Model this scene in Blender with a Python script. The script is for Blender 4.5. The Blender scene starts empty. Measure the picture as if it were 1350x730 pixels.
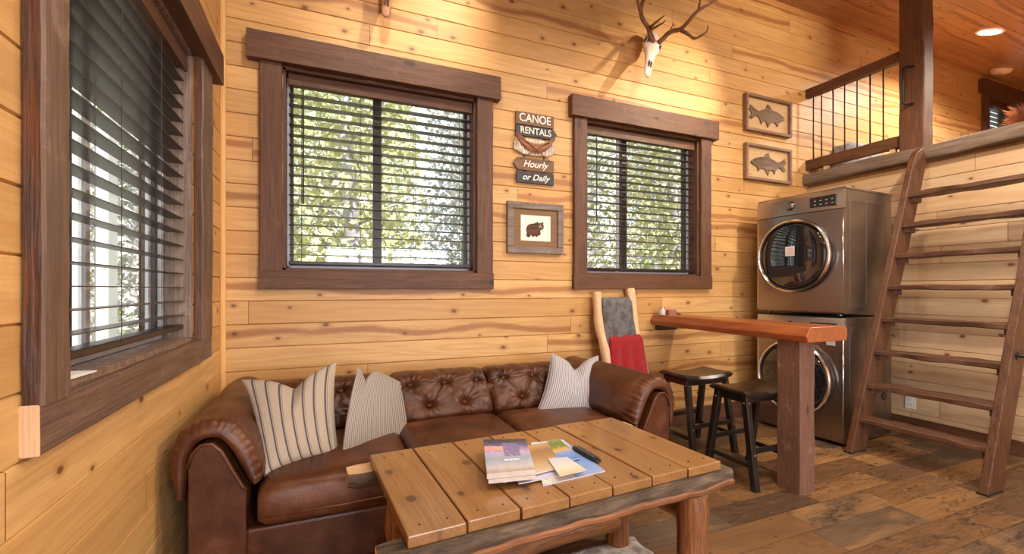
import bpy, math, random
from mathutils import Vector, Matrix, noise as mnoise
R = random.Random(7)
C = bpy.context.scene.collection
PI = math.pi
V = Vector

# ------------------------------------------------------------------ camera model (1350 x 730)
YAW = math.radians(22.65); F = 587.0; CX = 675.0; HY = 381.0; CAMZ = 1.19
sY, cY = math.sin(YAW), math.cos(YAW)
def ray(x, y):
    u = (x-CX)/F
    return V((sY+cY*u, cY-sY*u, (HY-y)/F))
def P(x, y, ax, val):
    """world point of the photograph's pixel on the plane axis=val"""
    d = ray(x, y); i = 'XYZ'.index(ax); o = V((0, 0, CAMZ))
    return o + d*((val-o[i])/d[i])

# ------------------------------------------------------------------ node helpers
class NT:
    def __init__(s, name):
        s.m = bpy.data.materials.new(name); s.m.use_nodes = True
        s.t = s.m.node_tree; s.t.nodes.clear()
        s.out = s.n('ShaderNodeOutputMaterial'); s.b = s.n('ShaderNodeBsdfPrincipled')
        s.l(s.b.outputs[0], s.out.inputs[0])
    def n(s, ty, **k):
        nd = s.t.nodes.new(ty)
        for a, v in k.items(): setattr(nd, a, v)
        return nd
    def l(s, a, b): s.t.links.new(a, b)
    def put(s, sock, v):
        if hasattr(v, 'is_output') or isinstance(v, bpy.types.NodeSocket): s.l(v, sock)
        else:
            if sock.type == 'RGBA' and len(v) == 3: v = (*v, 1)
            sock.default_value = v
    def M(s, op, a, b=0.0, c=0.0):
        nd = s.n('ShaderNodeMath', operation=op)
        s.put(nd.inputs[0], a); s.put(nd.inputs[1], b); s.put(nd.inputs[2], c)
        return nd.outputs[0]
    def mr(s, v, a, b, c=0.0, d=1.0, smooth=True):
        nd = s.n('ShaderNodeMapRange'); nd.interpolation_type = 'SMOOTHSTEP' if smooth else 'LINEAR'
        s.put(nd.inputs[0], v)
        for i, q in enumerate((a, b, c, d)): s.put(nd.inputs[i+1], q)
        return nd.outputs[0]
    def mix(s, f, a, b, bt='MIX'):
        nd = s.n('ShaderNodeMix', data_type='RGBA', blend_type=bt)
        s.put(nd.inputs[0], f); s.put(nd.inputs[6], a); s.put(nd.inputs[7], b)
        return nd.outputs[2]
    def xyz(s, v):
        nd = s.n('ShaderNodeSeparateXYZ'); s.l(v, nd.inputs[0]); return nd.outputs
    def vec(s, a, b, c):
        nd = s.n('ShaderNodeCombineXYZ')
        for i, q in enumerate((a, b, c)): s.put(nd.inputs[i], q)
        return nd.outputs[0]
    def vm(s, op, a, b):
        nd = s.n('ShaderNodeVectorMath', operation=op); s.put(nd.inputs[0], a); s.put(nd.inputs[1], b)
        return nd.outputs[0]
    def obj(s): return s.n('ShaderNodeTexCoord').outputs['Object']
    def noise(s, v, sc, det=3.0, ro=.55, dist=0.0):
        nd = s.n('ShaderNodeTexNoise'); s.l(v, nd.inputs['Vector'])
        nd.inputs['Scale'].default_value = sc; nd.inputs['Detail'].default_value = det
        nd.inputs['Roughness'].default_value = ro; nd.inputs['Distortion'].default_value = dist
        return nd.outputs[0]
    def vor(s, v, sc, flat=False):
        nd = s.n('ShaderNodeTexVoronoi')
        if flat: nd.voronoi_dimensions = '2D'
        pass; s.l(v, nd.inputs['Vector']); nd.inputs['Scale'].default_value = sc
        return nd.outputs['Distance'], nd.outputs['Color']
    def ramp(s, f, stops):
        nd = s.n('ShaderNodeValToRGB'); s.put(nd.inputs[0], f); e = nd.color_ramp.elements
        while len(e) < len(stops): e.new(.5)
        for q, (p, c) in zip(e, stops): q.position = p; q.color = (*c, 1)
        return nd.outputs[0]
    def bump(s, h, st=.3, d=.01):
        nd = s.n('ShaderNodeBump'); nd.inputs['Strength'].default_value = st; nd.inputs['Distance'].default_value = d
        s.l(h, nd.inputs['Height']); s.l(nd.outputs[0], s.b.inputs['Normal'])
    def fin(s, col=None, rough=None, metal=None, spec=None, coat=None, coatr=.15):
        b = s.b
        if col is not None: s.put(b.inputs['Base Color'], col)
        if rough is not None: s.put(b.inputs['Roughness'], rough)
        if metal is not None: s.put(b.inputs['Metallic'], metal)
        if spec is not None: b.inputs['Specular IOR Level'].default_value = spec
        if coat is not None: b.inputs['Coat Weight'].default_value = coat; b.inputs['Coat Roughness'].default_value = coatr
        return s.m

_c = {}
def cached(f):
    def g(*a, **k):
        key = (f.__name__, a, tuple(sorted(k.items())))
        if key not in _c: _c[key] = f(*a, **k)
        return _c[key]
    return g

def planks(t, co, al, ac, pitch, phase, length):
    """per-board ids for boards running along axis al and stacked along axis ac"""
    q = t.xyz(co); A = q['XYZ'.index(al)]; B = q['XYZ'.index(ac)]; Cc = q[[i for i in range(3) if 'XYZ'[i] not in (al, ac)][0]]
    row = t.M('FLOOR', t.M('DIVIDE', t.M('SUBTRACT', B, phase), pitch))
    w = t.n('ShaderNodeTexWhiteNoise'); w.noise_dimensions = '2D'; t.l(t.vec(row, 3.3, 0.0), w.inputs['Vector'])
    sx = t.M('DIVIDE', t.M('ADD', A, t.M('MULTIPLY', w.outputs[0], length*7)), length)
    seg = t.M('FLOOR', sx)
    w2 = t.n('ShaderNodeTexWhiteNoise'); w2.noise_dimensions = '3D'; t.l(t.vec(row, seg, 1.7), w2.inputs['Vector'])
    fr = t.M('FRACT', sx)
    jd = t.M('MULTIPLY', t.M('MINIMUM', fr, t.M('SUBTRACT', 1.0, fr)), length)      # metres to the butt joint
    fb = t.M('FRACT', t.M('DIVIDE', t.M('SUBTRACT', B, phase), pitch))
    bd = t.M('MULTIPLY', t.M('MINIMUM', fb, t.M('SUBTRACT', 1.0, fb)), pitch)
    return A, B, Cc, fb, w2.outputs[1], jd, bd

def grain(t, A, B, Cc, idc, ring=24.0, al=.7, ac=7.0, kn=(.30, .13), thr=.45, kr=.085, flat=False):
    """ring figure, fine fibre and knots; A runs along the fibre"""
    off = t.vm('MULTIPLY', idc, V((37, 41, 23)))
    v = t.vm('ADD', t.vec(t.M('MULTIPLY', A, al), t.M('MULTIPLY', B, ac), t.M('MULTIPLY', Cc, ac)), off)
    n1 = t.noise(v, 1.0, 2.0, .5)
    rings = t.M('ADD', t.M('MULTIPLY', t.M('SINE', t.M('MULTIPLY', n1, ring*2)), .5), .5)
    v2 = t.vm('ADD', t.vec(t.M('MULTIPLY', A, 5.0), t.M('MULTIPLY', B, 130.0), t.M('MULTIPLY', Cc, 130.0)), off)
    fine = t.noise(v2, 1.0, 3.0, .6)
    v3 = t.vm('ADD', t.vec(t.M('DIVIDE', A, kn[0]), t.M('DIVIDE', B, kn[1]), t.M('DIVIDE', Cc, kn[1])), off)
    d, kc = t.vor(v3, 1.0, flat)
    on = t.M('GREATER_THAN', t.xyz(kc)[0], thr)
    sz = t.M('ADD', kr*.55, t.M('MULTIPLY', t.xyz(kc)[1], kr*.8))
    core = t.M('MULTIPLY', on, t.M('SUBTRACT', 1.0, t.mr(t.M('DIVIDE', d, sz), .55, 1.0)))
    halo = t.M('MULTIPLY', on, t.M('SUBTRACT', 1.0, t.mr(t.M('DIVIDE', d, sz), .8, 2.6)))
    big = t.noise(v, .45, 2.0, .5)
    return rings, fine, core, halo, big

@cached
def pine_wall(al, ac, pitch, phase, length, light, mid, red, knot=(.13, .045, .014), rough=.42, tone=.2, streak=.8):
    t = NT('pine_boards'); co = t.obj()
    A, B, Cc, idv, idc, jd, bd = planks(t, co, al, ac, pitch, phase, length)
    rings, fine, core, halo, big = grain(t, A, B, Cc, idc, kn=(.25, .16), thr=.60, kr=.075, flat=True)
    i3 = t.xyz(idc)
    col = t.mix(t.M('MULTIPLY', i3[0], .9), light, mid)
    f = t.M('ADD', t.M('MULTIPLY', rings, .22), t.M('MULTIPLY', t.mr(fine, .35, .75), .22))
    col = t.mix(t.M('MULTIPLY', f, 1.25), col, t.mix(.6, mid, red))
    # heartwood streaks, only in some boards
    nv = t.noise(t.vm('ADD', t.vec(t.M('MULTIPLY', A, 1.3), 0.0, 0.0), t.vm('MULTIPLY', idc, V((13, 17, 19)))), 1.0, 1.0)
    nw = t.noise(t.vm('ADD', t.vec(t.M('MULTIPLY', A, 5.0), t.M('MULTIPLY', B, 25.0), 0.0), t.vm('MULTIPLY', idc, V((5, 7, 3)))), 1.0, 4.0, .65)
    dc = t.M('ABSOLUTE', t.M('SUBTRACT', idv, t.M('ADD', -.15, t.M('MULTIPLY', nv, 1.3))))
    st = t.M('MULTIPLY', t.mr(i3[1], .72, .78), t.M('SUBTRACT', 1.0, t.mr(t.M('ADD', dc, t.M('MULTIPLY', t.M('SUBTRACT', nw, .5), .35)), .06, .24)))
    col = t.mix(t.M('MULTIPLY', st, streak), col, red)
    col = t.mix(t.M('MULTIPLY', halo, .4), col, red)
    col = t.mix(t.M('MULTIPLY', core, .85), col, knot)
    col = t.mix(t.M('SUBTRACT', 1.0, t.mr(jd, .0008, .0022)), col, (.12, .05, .015))
    v = t.M('ADD', 1.0-tone*.5, t.M('MULTIPLY', i3[2], tone))
    col = t.mix(1.0, col, t.vec(v, v, v), 'MULTIPLY')
    t.bump(t.M('SUBTRACT', t.M('MULTIPLY', fine, .3), t.M('MULTIPLY', core, .5)), .12, .004)
    return t.fin(col, t.M('ADD', rough, t.M('MULTIPLY', fine, .15)))

@cached
def floor_mat():
    t = NT('floor_planks'); co = t.obj()
    A, B, Cc, idv, idc, jd, bd = planks(t, co, 'X', 'Y', .178, .03, .66)
    rings, fine, core, halo, big = grain(t, A, B, Cc, idc, ring=14, al=1.1, ac=9, thr=.5, kr=.07, flat=True)
    i3 = t.xyz(idc)
    pv_ = t.vm('ADD', t.vec(t.M('MULTIPLY', A, 2.2), t.M('MULTIPLY', B, 7.0), 0.0), t.vm('MULTIPLY', idc, V((19, 13, 7))))
    pn = t.noise(pv_, 1.0, 3.0, .6, .8)
    sel = t.M('ADD', t.M('MULTIPLY', i3[0], .72), t.M('MULTIPLY', pn, .28))
    base = t.ramp(sel, [(.1, (.085, .046, .026)), (.32, (.17, .085, .036)), (.5, (.25, .125, .046)), (.68, (.44, .225, .080)), (.82, (.125, .082, .05))])
    f = t.M('ADD', t.M('MULTIPLY', rings, .3), t.M('MULTIPLY', t.mr(fine, .4, .7), .4))
    col = t.mix(f, base, t.mix(.6, base, (.05, .028, .016)))
    sv = t.vm('ADD', t.vec(t.M('MULTIPLY', A, 11.0), t.M('MULTIPLY', B, 38.0), 0.0), t.vm('MULTIPLY', idc, V((9, 9, 9))))
    ns = t.noise(sv, 1.0, 6.0, .72, .9)
    wear = t.M('MULTIPLY', t.mr(i3[1], .1, .55), t.mr(pn, .35, .6))
    col = t.mix(t.M('MULTIPLY', t.mr(ns, .48, .60), t.M('MULTIPLY', wear, .9)), col, (.045, .029, .02))
    col = t.mix(t.M('MULTIPLY', t.mr(ns, .42, .34), t.M('MULTIPLY', wear, .35)), col, (.30, .20, .12))
    col = t.mix(t.M('MULTIPLY', core, .7), col, (.03, .015, .008))
    e = t.M('SUBTRACT', 1.0, t.mr(t.M('MINIMUM', jd, bd), .0006, .0024))
    col = t.mix(t.M('MULTIPLY', e, .8), col, (.02, .011, .006))
    t.bump(t.M('SUBTRACT', t.M('MULTIPLY', fine, .5), e), .25, .003)
    return t.fin(col, t.M('ADD', .33, t.M('MULTIPLY', fine, .25)))

@cached
def wood(al, light, dark, knot=(.03, .012, .006), rough=.5, mixf=.6, bump=.25, coat=0.0, kn=(.4, .12), ring=20.0, red=None, hi=None, thr=.4, kr=.1, flat=False):
    t = NT('wood_member'); co = t.obj()
    q = t.xyz(co); ix = {'X': (0, 1, 2), 'Y': (1, 0, 2), 'Z': (2, 0, 1)}[al]
    rnd = t.n('ShaderNodeObjectInfo').outputs['Random']
    idc = t.vec(rnd, t.M('FRACT', t.M('MULTIPLY', rnd, 7.7)), t.M('FRACT', t.M('MULTIPLY', rnd, 31.3)))
    rings, fine, core, halo, big = grain(t, q[ix[0]], q[ix[1]], q[ix[2]], idc, ring=ring, kn=kn, thr=thr, kr=kr, flat=flat)
    f = t.M('MULTIPLY', t.M('ADD', t.M('MULTIPLY', rings, .45), t.mr(fine, .3, .75)), mixf)
    col = t.mix(f, light, dark)
    col = t.mix(t.M('MULTIPLY', t.mr(big, .35, .7), .45), col, t.mix(.5, dark, red if red else light))
    if hi: col = t.mix(t.M('MULTIPLY', t.mr(t.noise(co, 13.0, 4.0, .7), .55, .7), .5), col, hi)
    col = t.mix(t.M('MULTIPLY', halo, .35), col, dark)
    col = t.mix(t.M('MULTIPLY', core, .8), col, knot)
    hb = t.noise(co, 30.0, 3.0, .6)
    t.bump(t.M('ADD', fine, hb), bump, .004)
    return t.fin(col, t.M('ADD', rough, t.M('MULTIPLY', fine, .15)), coat=coat)

@cached
def plain(name, col, rough=.5, metal=0.0, bump=0.0, bs=60.0, var=0.0, spec=None, coat=None):
    t = NT(name); co = t.obj(); c = col
    if var:
        n = t.noise(co, bs*.3, 3.0)
        c = t.mix(t.mr(n, .3, .7), tuple(x*(1-var) for x in col), tuple(min(1, x*(1+var)) for x in col))
    if bump: t.bump(t.noise(co, bs, 3.0), bump, .003)
    return t.fin(c, rough, metal, spec, coat)

@cached
def leather():
    t = NT('brown_leather'); co = t.obj()
    n = t.noise(co, 7.0, 4.0, .6); n2 = t.noise(co, 2.0, 2.0)
    col = t.ramp(t.M('ADD', t.M('MULTIPLY', n, .6), t.M('MULTIPLY', n2, .4)), [(.32, (.030, .0085, .0035)), (.52, (.088, .027, .0095)), (.70, (.185, .070, .030))])
    d, _ = t.vor(co, 220.0)
    w = t.noise(co, 26.0, 4.0, .6, 1.0)
    t.bump(t.M('ADD', t.M('MULTIPLY', d, .2), t.M('MULTIPLY', w, .9)), .24, .006)
    return t.fin(col, t.M('ADD', .26, t.M('MULTIPLY', n, .22)), spec=.38)

@cached
def steel(col=(.34, .29, .26), rough=.27, metal=1.0):
    t = NT('brushed_steel'); co = t.obj(); q = t.xyz(co)
    n = t.noise(t.vec(t.M('MULTIPLY', q[0], 4.0), t.M('MULTIPLY', q[1], 4.0), t.M('MULTIPLY', q[2], 300.0)), 1.0, 2.0)
    t.bump(n, .04, .001)
    return t.fin(col, t.M('ADD', rough, t.M('MULTIPLY', n, .08)), metal)

@cached
def bark(al='X'):
    t = NT('bark'); co = t.obj(); q = t.xyz(co); ix = {'X': (0, 1, 2), 'Y': (1, 0, 2), 'Z': (2, 0, 1)}[al]
    v = t.vec(t.M('MULTIPLY', q[ix[0]], 6.0), t.M('MULTIPLY', q[ix[1]], 30.0), t.M('MULTIPLY', q[ix[2]], 30.0))
    n = t.noise(v, 1.0, 5.0, .65, .5)
    col = t.ramp(n, [(.3, (.025, .014, .008)), (.5, (.085, .052, .03)), (.62, (.15, .10, .06)), (.78, (.24, .14, .07))])
    t.bump(n, .8, .012)
    return t.fin(col, .75)

@cached
def fluffy(name, c1, c2, sc=60.0):
    t = NT(name); co = t.obj(); n = t.noise(co, sc, 4.0, .7, .4); m = t.noise(co, sc*.2, 3.0, .6)
    col = t.mix(t.mr(m, .35, .65), c1, c2)
    t.bump(n, .9, .01); t.b.inputs['Sheen Weight'].default_value = .08
    return t.fin(col, .95)

@cached
def stripes(name, base, line, period, w1, w2=None, gap=.012):
    """woven stripes across a pillow: u comes from the mesh's UV map"""
    t = NT(name); uv = t.n('ShaderNodeUVMap').outputs[0]; u = t.xyz(uv)[0]
    fr = t.M('MULTIPLY', t.M('FRACT', t.M('DIVIDE', u, period)), period)
    m = t.M('LESS_THAN', t.M('ABSOLUTE', t.M('SUBTRACT', fr, period*.5)), w1)
    if w2: m = t.M('MAXIMUM', m, t.M('MULTIPLY', .6, t.M('LESS_THAN', t.M('ABSOLUTE', t.M('SUBTRACT', fr, period*.5+gap)), w2)))
    co = t.obj(); n = t.noise(co, 350.0, 2.0); b = t.mix(t.mr(n, .3, .7), tuple(x*.88 for x in base), base)
    t.bump(t.M('ADD', n, t.M('MULTIPLY', t.noise(co, 14.0, 3.0), 4.0)), .25, .004)
    return t.fin(t.mix(t.M('MULTIPLY', m, .85), b, line), .9)

@cached
def glass_mat():
    t = NT('window_glass'); t.t.nodes.remove(t.b)
    tr = t.n('ShaderNodeBsdfTransparent'); gl = t.n('ShaderNodeBsdfGlossy'); gl.inputs['Roughness'].default_value = .02
    lw = t.n('ShaderNodeLayerWeight'); fr = t.n('ShaderNodeMath', operation='MULTIPLY_ADD'); t.l(t.M('POWER', lw.outputs['Facing'], 4.0), fr.inputs[0]); fr.inputs[1].default_value = .45; fr.inputs[2].default_value = .04
    mx = t.n('ShaderNodeMixShader'); t.l(fr.outputs[0], mx.inputs[0]); t.l(tr.outputs[0], mx.inputs[1]); t.l(gl.outputs[0], mx.inputs[2])
    t.l(mx.outputs[0], t.out.inputs[0]); return t.m

@cached
def emit(name, col, st):
    t = NT(name); t.b.inputs['Emission Color'].default_value = (*col, 1); t.b.inputs['Emission Strength'].default_value = st
    return t.fin((.8, .8, .8), .5)

# wood palettes
LT, MD, RD = (.68, .405, .155), (.57, .305, .098), (.31, .115, .032)
def trimw(al): return wood(al, (.145, .056, .022), (.058, .022, .010), knot=(.018, .007, .004), rough=.5, mixf=.7, bump=.5, red=(.19, .072, .026), hi=(.16, .075, .038), kn=(.3, .13), thr=.25, kr=.16)
def greytrim(al): return wood(al, (.20, .115, .075), (.085, .048, .03), knot=(.018, .008, .004), rough=.45, mixf=.7, bump=.5, red=(.13, .06, .03), hi=(.26, .17, .125))
def charred(al): return wood(al, (.17, .05, .014), (.02, .008, .005), knot=(.01, .005, .003), rough=.45, mixf=1.0, bump=.8, red=(.25, .08, .02))
def honey(al): return wood(al, (.36, .185, .062), (.21, .09, .026), knot=(.06, .022, .01), rough=.25, mixf=.65, bump=.08, coat=.6, kn=(.30, .20), ring=15.0, thr=.35, kr=.085, flat=True)
def logw(al): return wood(al, (.33, .125, .036), (.10, .032, .010), knot=(.05, .015, .006), rough=.5, mixf=.9, bump=.6, kn=(.25, .1), red=(.5, .2, .05))
def pale(al): return wood(al, (.74, .49, .28), (.50, .29, .14), rough=.5, mixf=.5, bump=.3)
def redwood(al): return wood(al, (.40, .115, .032), (.20, .045, .012), rough=.3, mixf=.6, bump=.12, coat=.3, kn=(.9, .3))
def oldw(al): return wood(al, (.24, .165, .115), (.10, .066, .045), rough=.65, mixf=.9, bump=.6, kn=(.9, .4))
def blackw(): return plain('black_paint', (.012, .010, .009), .28, bump=.05, coat=.3)

# ------------------------------------------------------------------ mesh builder
class MB:
    def __init__(s): s.v = []; s.f = []; s.mi = []; s.uv = {}
    def add(s, vs, fs, mi=0):
        o = len(s.v); s.v += [V(p) for p in vs]
        for f in fs: s.f.append([i+o for i in f]); s.mi.append(mi)
        return o
    def box(s, a, b, mi=0):
        (x0, y0, z0), (x1, y1, z1) = a, b
        if x0 > x1: x0, x1 = x1, x0
        if y0 > y1: y0, y1 = y1, y0
        if z0 > z1: z0, z1 = z1, z0
        s.add([(x0,y0,z0),(x1,y0,z0),(x1,y1,z0),(x0,y1,z0),(x0,y0,z1),(x1,y0,z1),(x1,y1,z1),(x0,y1,z1)],
              [(0,3,2,1),(4,5,6,7),(0,1,5,4),(1,2,6,5),(2,3,7,6),(3,0,4,7)], mi); return s
    def rings(s, rs, closed=True, caps=True, mi=0, capmi=None):
        n = len(rs[0]); o = len(s.v)
        for r in rs: s.v += [V(p) for p in r]
        for k in range(len(rs)-1):
            for i in range(n if closed else n-1):
                j = (i+1) % n
                s.f.append([o+k*n+i, o+k*n+j, o+(k+1)*n+j, o+(k+1)*n+i]); s.mi.append(mi)
        if caps and closed:
            cm = mi if capmi is None else capmi
            s.f.append([o+i for i in range(n)][::-1]); s.mi.append(cm)
            s.f.append([o+(len(rs)-1)*n+i for i in range(n)]); s.mi.append(cm)
        return s
    def beam(s, p0, p1, w, h, up=(0,0,1), amp=0.0, seg=1, ch=.004, mi=0, capmi=None, seed=0):
        """rectangular member from p0 to p1: w sideways, h along up, chamfered, with hand-hewn wobble"""
        p0, p1, up = V(p0), V(p1), V(up); d = (p1-p0).normalized(); sd = d.cross(up).normalized(); up = sd.cross(d).normalized()
        base = [(-w/2, -h/2+ch), (-w/2+ch, -h/2), (w/2-ch, -h/2), (w/2, -h/2+ch), (w/2, h/2-ch), (w/2-ch, h/2), (-w/2+ch, h/2), (-w/2, h/2-ch)]
        rs = []
        for k in range(seg+1):
            c = p0.lerp(p1, k/seg); r = []
            for i, (a, b) in enumerate(base):
                q = c*5.0+V((i//2*3.1+seed*7.7, seed*2.3, 0)); j = amp*mnoise.noise(q*1.6); j2 = amp*mnoise.noise(q*1.6+V((9, 9, 9)))
                r.append(c+sd*(a+j)+up*(b+j2))
            rs.append(r)
        return s.rings(rs, mi=mi, capmi=capmi)
    def tube(s, pts, rad, n=12, amp=0.0, caps=True, mi=0, capmi=None, seed=0, flat=1.0):
        pts = [V(p) for p in pts]; m = len(pts)
        if not hasattr(rad, '__len__'): rad = [rad]*m
        rs = []; ref = None
        for k in range(m):
            d = (pts[min(k+1, m-1)]-pts[max(k-1, 0)]).normalized()
            if ref is None: ref = V((0, 0, 1)) if abs(d.z) < .9 else V((1, 0, 0))
            a = (ref-d*ref.dot(d)).normalized(); ref = a; b = d.cross(a)
            r = []
            for i in range(n):
                th = 2*PI*i/n; e = V((math.cos(th), math.sin(th)*flat, 0))
                rr = rad[k]*(1+amp*mnoise.noise(V((math.cos(th)*1.3+seed*5, math.sin(th)*1.3, k*.45+seed))))
                r.append(pts[k]+a*e.x*rr+b*e.y*rr)
            rs.append(r)
        return s.rings(rs, caps=caps, mi=mi, capmi=capmi)
    def lathe(s, c, prof, n=24, ax='Z', mi=0, caps=True):
        c = V(c); rs = []
        for r, h in prof:
            ring = []
            for i in range(n):
                a = 2*PI*i/n; x, y = r*math.cos(a), r*math.sin(a)
                ring.append(c+{'Z': V((x, y, h)), 'X': V((h, x, y)), 'Y': V((y, h, x))}[ax])
            rs.append(ring)
        return s.rings(rs, mi=mi, caps=caps)
    def sphere(s, c, r, n=12, sc=(1, 1, 1), mi=0):
        c = V(c); rs = []
        for k in range(n//2+1):
            ph = PI*k/(n//2); q = max(math.sin(ph), .01)
            rs.append([c+V((r*sc[0]*q*math.cos(2*PI*i/n), r*sc[1]*q*math.sin(2*PI*i/n), -r*sc[2]*math.cos(ph))) for i in range(n)])
        return s.rings(rs, mi=mi)
    def prism(s, pts, ext, mi=0):
        """planar outline pts (3D) extruded by vector ext"""
        n = len(pts); e = V(ext)
        s.add([V(p) for p in pts]+[V(p)+e for p in pts], [list(range(n))[::-1], [n+i for i in range(n)]]+[[i, (i+1) % n, n+(i+1) % n, n+i] for i in range(n)], mi); return s
    def grid(s, fn, nu, nv, mi=0, closeu=False):
        o = len(s.v)
        for j in range(nv+1):
            for i in range(nu+1): s.v.append(V(fn(i/nu, j/nv)))
        for j in range(nv):
            for i in range(nu):
                s.f.append([o+j*(nu+1)+i, o+j*(nu+1)+i+1, o+(j+1)*(nu+1)+i+1, o+(j+1)*(nu+1)+i]); s.mi.append(mi)
        return s
    def build(s, name, mats, parent=None, smooth=False, local=False, bevel=0.0, solid=0.0, sub=0):
        if not isinstance(mats, (list, tuple)): mats = [mats]
        me = bpy.data.meshes.new(name); vs = s.v
        if parent is not None and not local:
            w = Matrix.LocRotScale(root_of(parent).location, root_of(parent).rotation_euler, None).inverted()
            vs = [w @ v for v in vs]
        me.from_pydata([tuple(v) for v in vs], [], s.f); 
        for m in mats: me.materials.append(m)
        for p, i in zip(me.polygons, s.mi): p.material_index = i; p.use_smooth = bool(smooth)
        if s.uv:
            l = me.uv_layers.new(name='UVMap')
            for lp in me.loops: l.data[lp.index].uv = s.uv.get(lp.vertex_index, (0, 0))
        me.update()
        o = bpy.data.objects.new(name, me); C.objects.link(o)
        if parent is not None: o.parent = parent
        if solid: q = o.modifiers.new('t', 'SOLIDIFY'); q.thickness = solid; q.offset = 0
        if bevel: q = o.modifiers.new('b', 'BEVEL'); q.width = bevel; q.segments = 2; q.limit_method = 'ANGLE'; q.angle_limit = .6
        if sub: q = o.modifiers.new('s', 'SUBSURF'); q.levels = sub; q.render_levels = sub
        if smooth == 2: me.set_sharp_from_angle(angle=.7)
        return o
def root_of(o):
    while o.parent: o = o.parent
    return o
def tag(o, label, cat, group=None, kind=None):
    o['label'] = label; o['category'] = cat
    if group: o['group'] = group
    if kind: o['kind'] = kind
    return o
def thing(name, loc, label, cat, group=None, rz=0.0):
    o = bpy.data.objects.new(name, None); C.objects.link(o); o.location = loc; o.rotation_euler = (0, 0, rz); o.empty_display_size = .1
    return tag(o, label, cat, group)
def struct(o, label=None, cat=None):
    o['kind'] = 'structure'
    if label: o['label'] = label; o['category'] = cat
    return o
def sroot(name, loc, label, cat):
    o = bpy.data.objects.new(name, None); C.objects.link(o); o.location = loc; return struct(o, label, cat)
def copy_tree(o, parent=None):
    c = o.copy(); C.objects.link(c); c.parent = parent
    for ch in list(o.children): copy_tree(ch, c)
    return c
def lerp(a, b, t): return a+(b-a)*t
def sm(x): x = max(0, min(1, x)); return x*x*(3-2*x)

# ------------------------------------------------------------------ room
XL, YB, XR, ZC, XE, YF = -.568, 3.05, 4.56, 4.02, 9.9, -3.6
CS = .30                                             # the roof falls towards the room
def zc(y): return ZC-CS*(YB-max(y, -1.0))
ZL = 2.36                                            # loft floor
PIT, PH = .139, .702
# window openings (x0,x1,z0,z1)
W1 = (-.245, .992, 1.305, 2.55); W2 = (1.90, 3.09, 1.305, 2.535); W4 = (8.12, 8.98, 2.75, 3.78)
WL = (1.31, 2.46, .955, 2.27)                        # left wall: y0,y1,z0,z1
WF = (-.1, 2.7, .05, 2.15)                           # patio door opening behind the camera

def board_surface(name, O, S, T, Nn, s0, s1, t0, t1, holes, pitch, phase, mat, depth=.009, hw=.0042):
    O, S, T, Nn = V(O), V(S), V(T), V(Nn); tb = [(t0, 0), (t1, 0)]
    k = math.ceil((t0-phase)/pitch)
    while phase+k*pitch < t1:
        q = phase+k*pitch
        for a, b in ((q-hw, 0), (q, -depth), (q+hw, 0)):
            if t0 < a < t1: tb.append((a, b))
        k += 1
    def dep(t):
        d = abs(((t-phase+pitch/2) % pitch)-pitch/2); return -depth*max(0, 1-d/hw)
    for h in holes:
        for a in (h[2], h[3]): tb.append((a, dep(a)))
    tb = sorted(set((round(a, 5), b) for a, b in tb))
    sb = sorted(set([s0, s1]+[x for h in holes for x in h[:2]]))
    m = MB(); flip = S.cross(T).dot(Nn) < 0
    for i in range(len(tb)-1):
        (ta, da), (tc, dc) = tb[i], tb[i+1]
        if tc-ta < 1e-5: continue
        tm = (ta+tc)/2
        for j in range(len(sb)-1):
            a, b = sb[j], sb[j+1]; smid = (a+b)/2
            if any(h[0] < smid < h[1] and h[2] < tm < h[3] for h in holes): continue
            q = [O+S*a+T*ta+Nn*da, O+S*b+T*ta+Nn*da, O+S*b+T*tc+Nn*dc, O+S*a+T*tc+Nn*dc]
            m.add(q, [(0, 1, 2, 3) if not flip else (3, 2, 1, 0)])
    # outer skin, so that walls have thickness
    for j in range(len(sb)-1):
        zz = sorted(set([t0, t1]+[x for h in holes for x in h[2:4]]))
        for i in range(len(zz)-1):
            a, b, c, d = sb[j], sb[j+1], zz[i], zz[i+1]
            if any(h[0] < (a+b)/2 < h[1] and h[2] < (c+d)/2 < h[3] for h in holes): continue
            q = [O+S*a+T*c-Nn*.2, O+S*b+T*c-Nn*.2, O+S*b+T*d-Nn*.2, O+S*a+T*d-Nn*.2]
            m.add(q, [(3, 2, 1, 0) if not flip else (0, 1, 2, 3)])
    return struct(m.build(name, mat))
pw = pine_wall('X', 'Z', PIT, PH, 3.1, LT, MD, RD)
pwy = pine_wall('Y', 'Z', PIT, PH, 2.3, LT, MD, RD, streak=.15)
pgrey = pine_wall('Y', 'Z', PIT, PH, 1.5, (.68, .49, .30), (.56, .37, .20), (.42, .24, .12), streak=.4, tone=.35)
board_surface('wall_back', (0, YB, 0), (1, 0, 0), (0, 0, 1), (0, -1, 0), XL, XE, 0, ZC, [W1, W2, W4], PIT, PH, pw)
board_surface('wall_left', (XL, 0, 0), (0, 1, 0), (0, 0, 1), (1, 0, 0), YF, YB, 0, ZC, [WL], PIT, PH, pwy)
board_surface('wall_front', (0, YF, 0), (1, 0, 0), (0, 0, 1), (0, 1, 0), XL, XE, 0, ZC, [WF], PIT, PH, pw)
board_surface('wall_right', (XR, 0, 0), (0, 1, 0), (0, 0, 1), (-1, 0, 0), YF, YB, 0, ZL-.14, [], PIT, PH, pgrey)
board_surface('wall_loft_end', (XE, 0, 0), (0, 1, 0), (0, 0, 1), (-1, 0, 0), YF, YB, ZL-.14, ZC, [], PIT, PH, pwy)
cm = pine_wall('X', 'Y', .135, .02, 2.4, (.44, .215, .10), (.33, .15, .065), (.16, .058, .026), knot=(.03, .01, .005), rough=.3, tone=.3)
cl_len = math.hypot(1, CS); T_ = V((0, 1, CS))/cl_len
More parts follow.
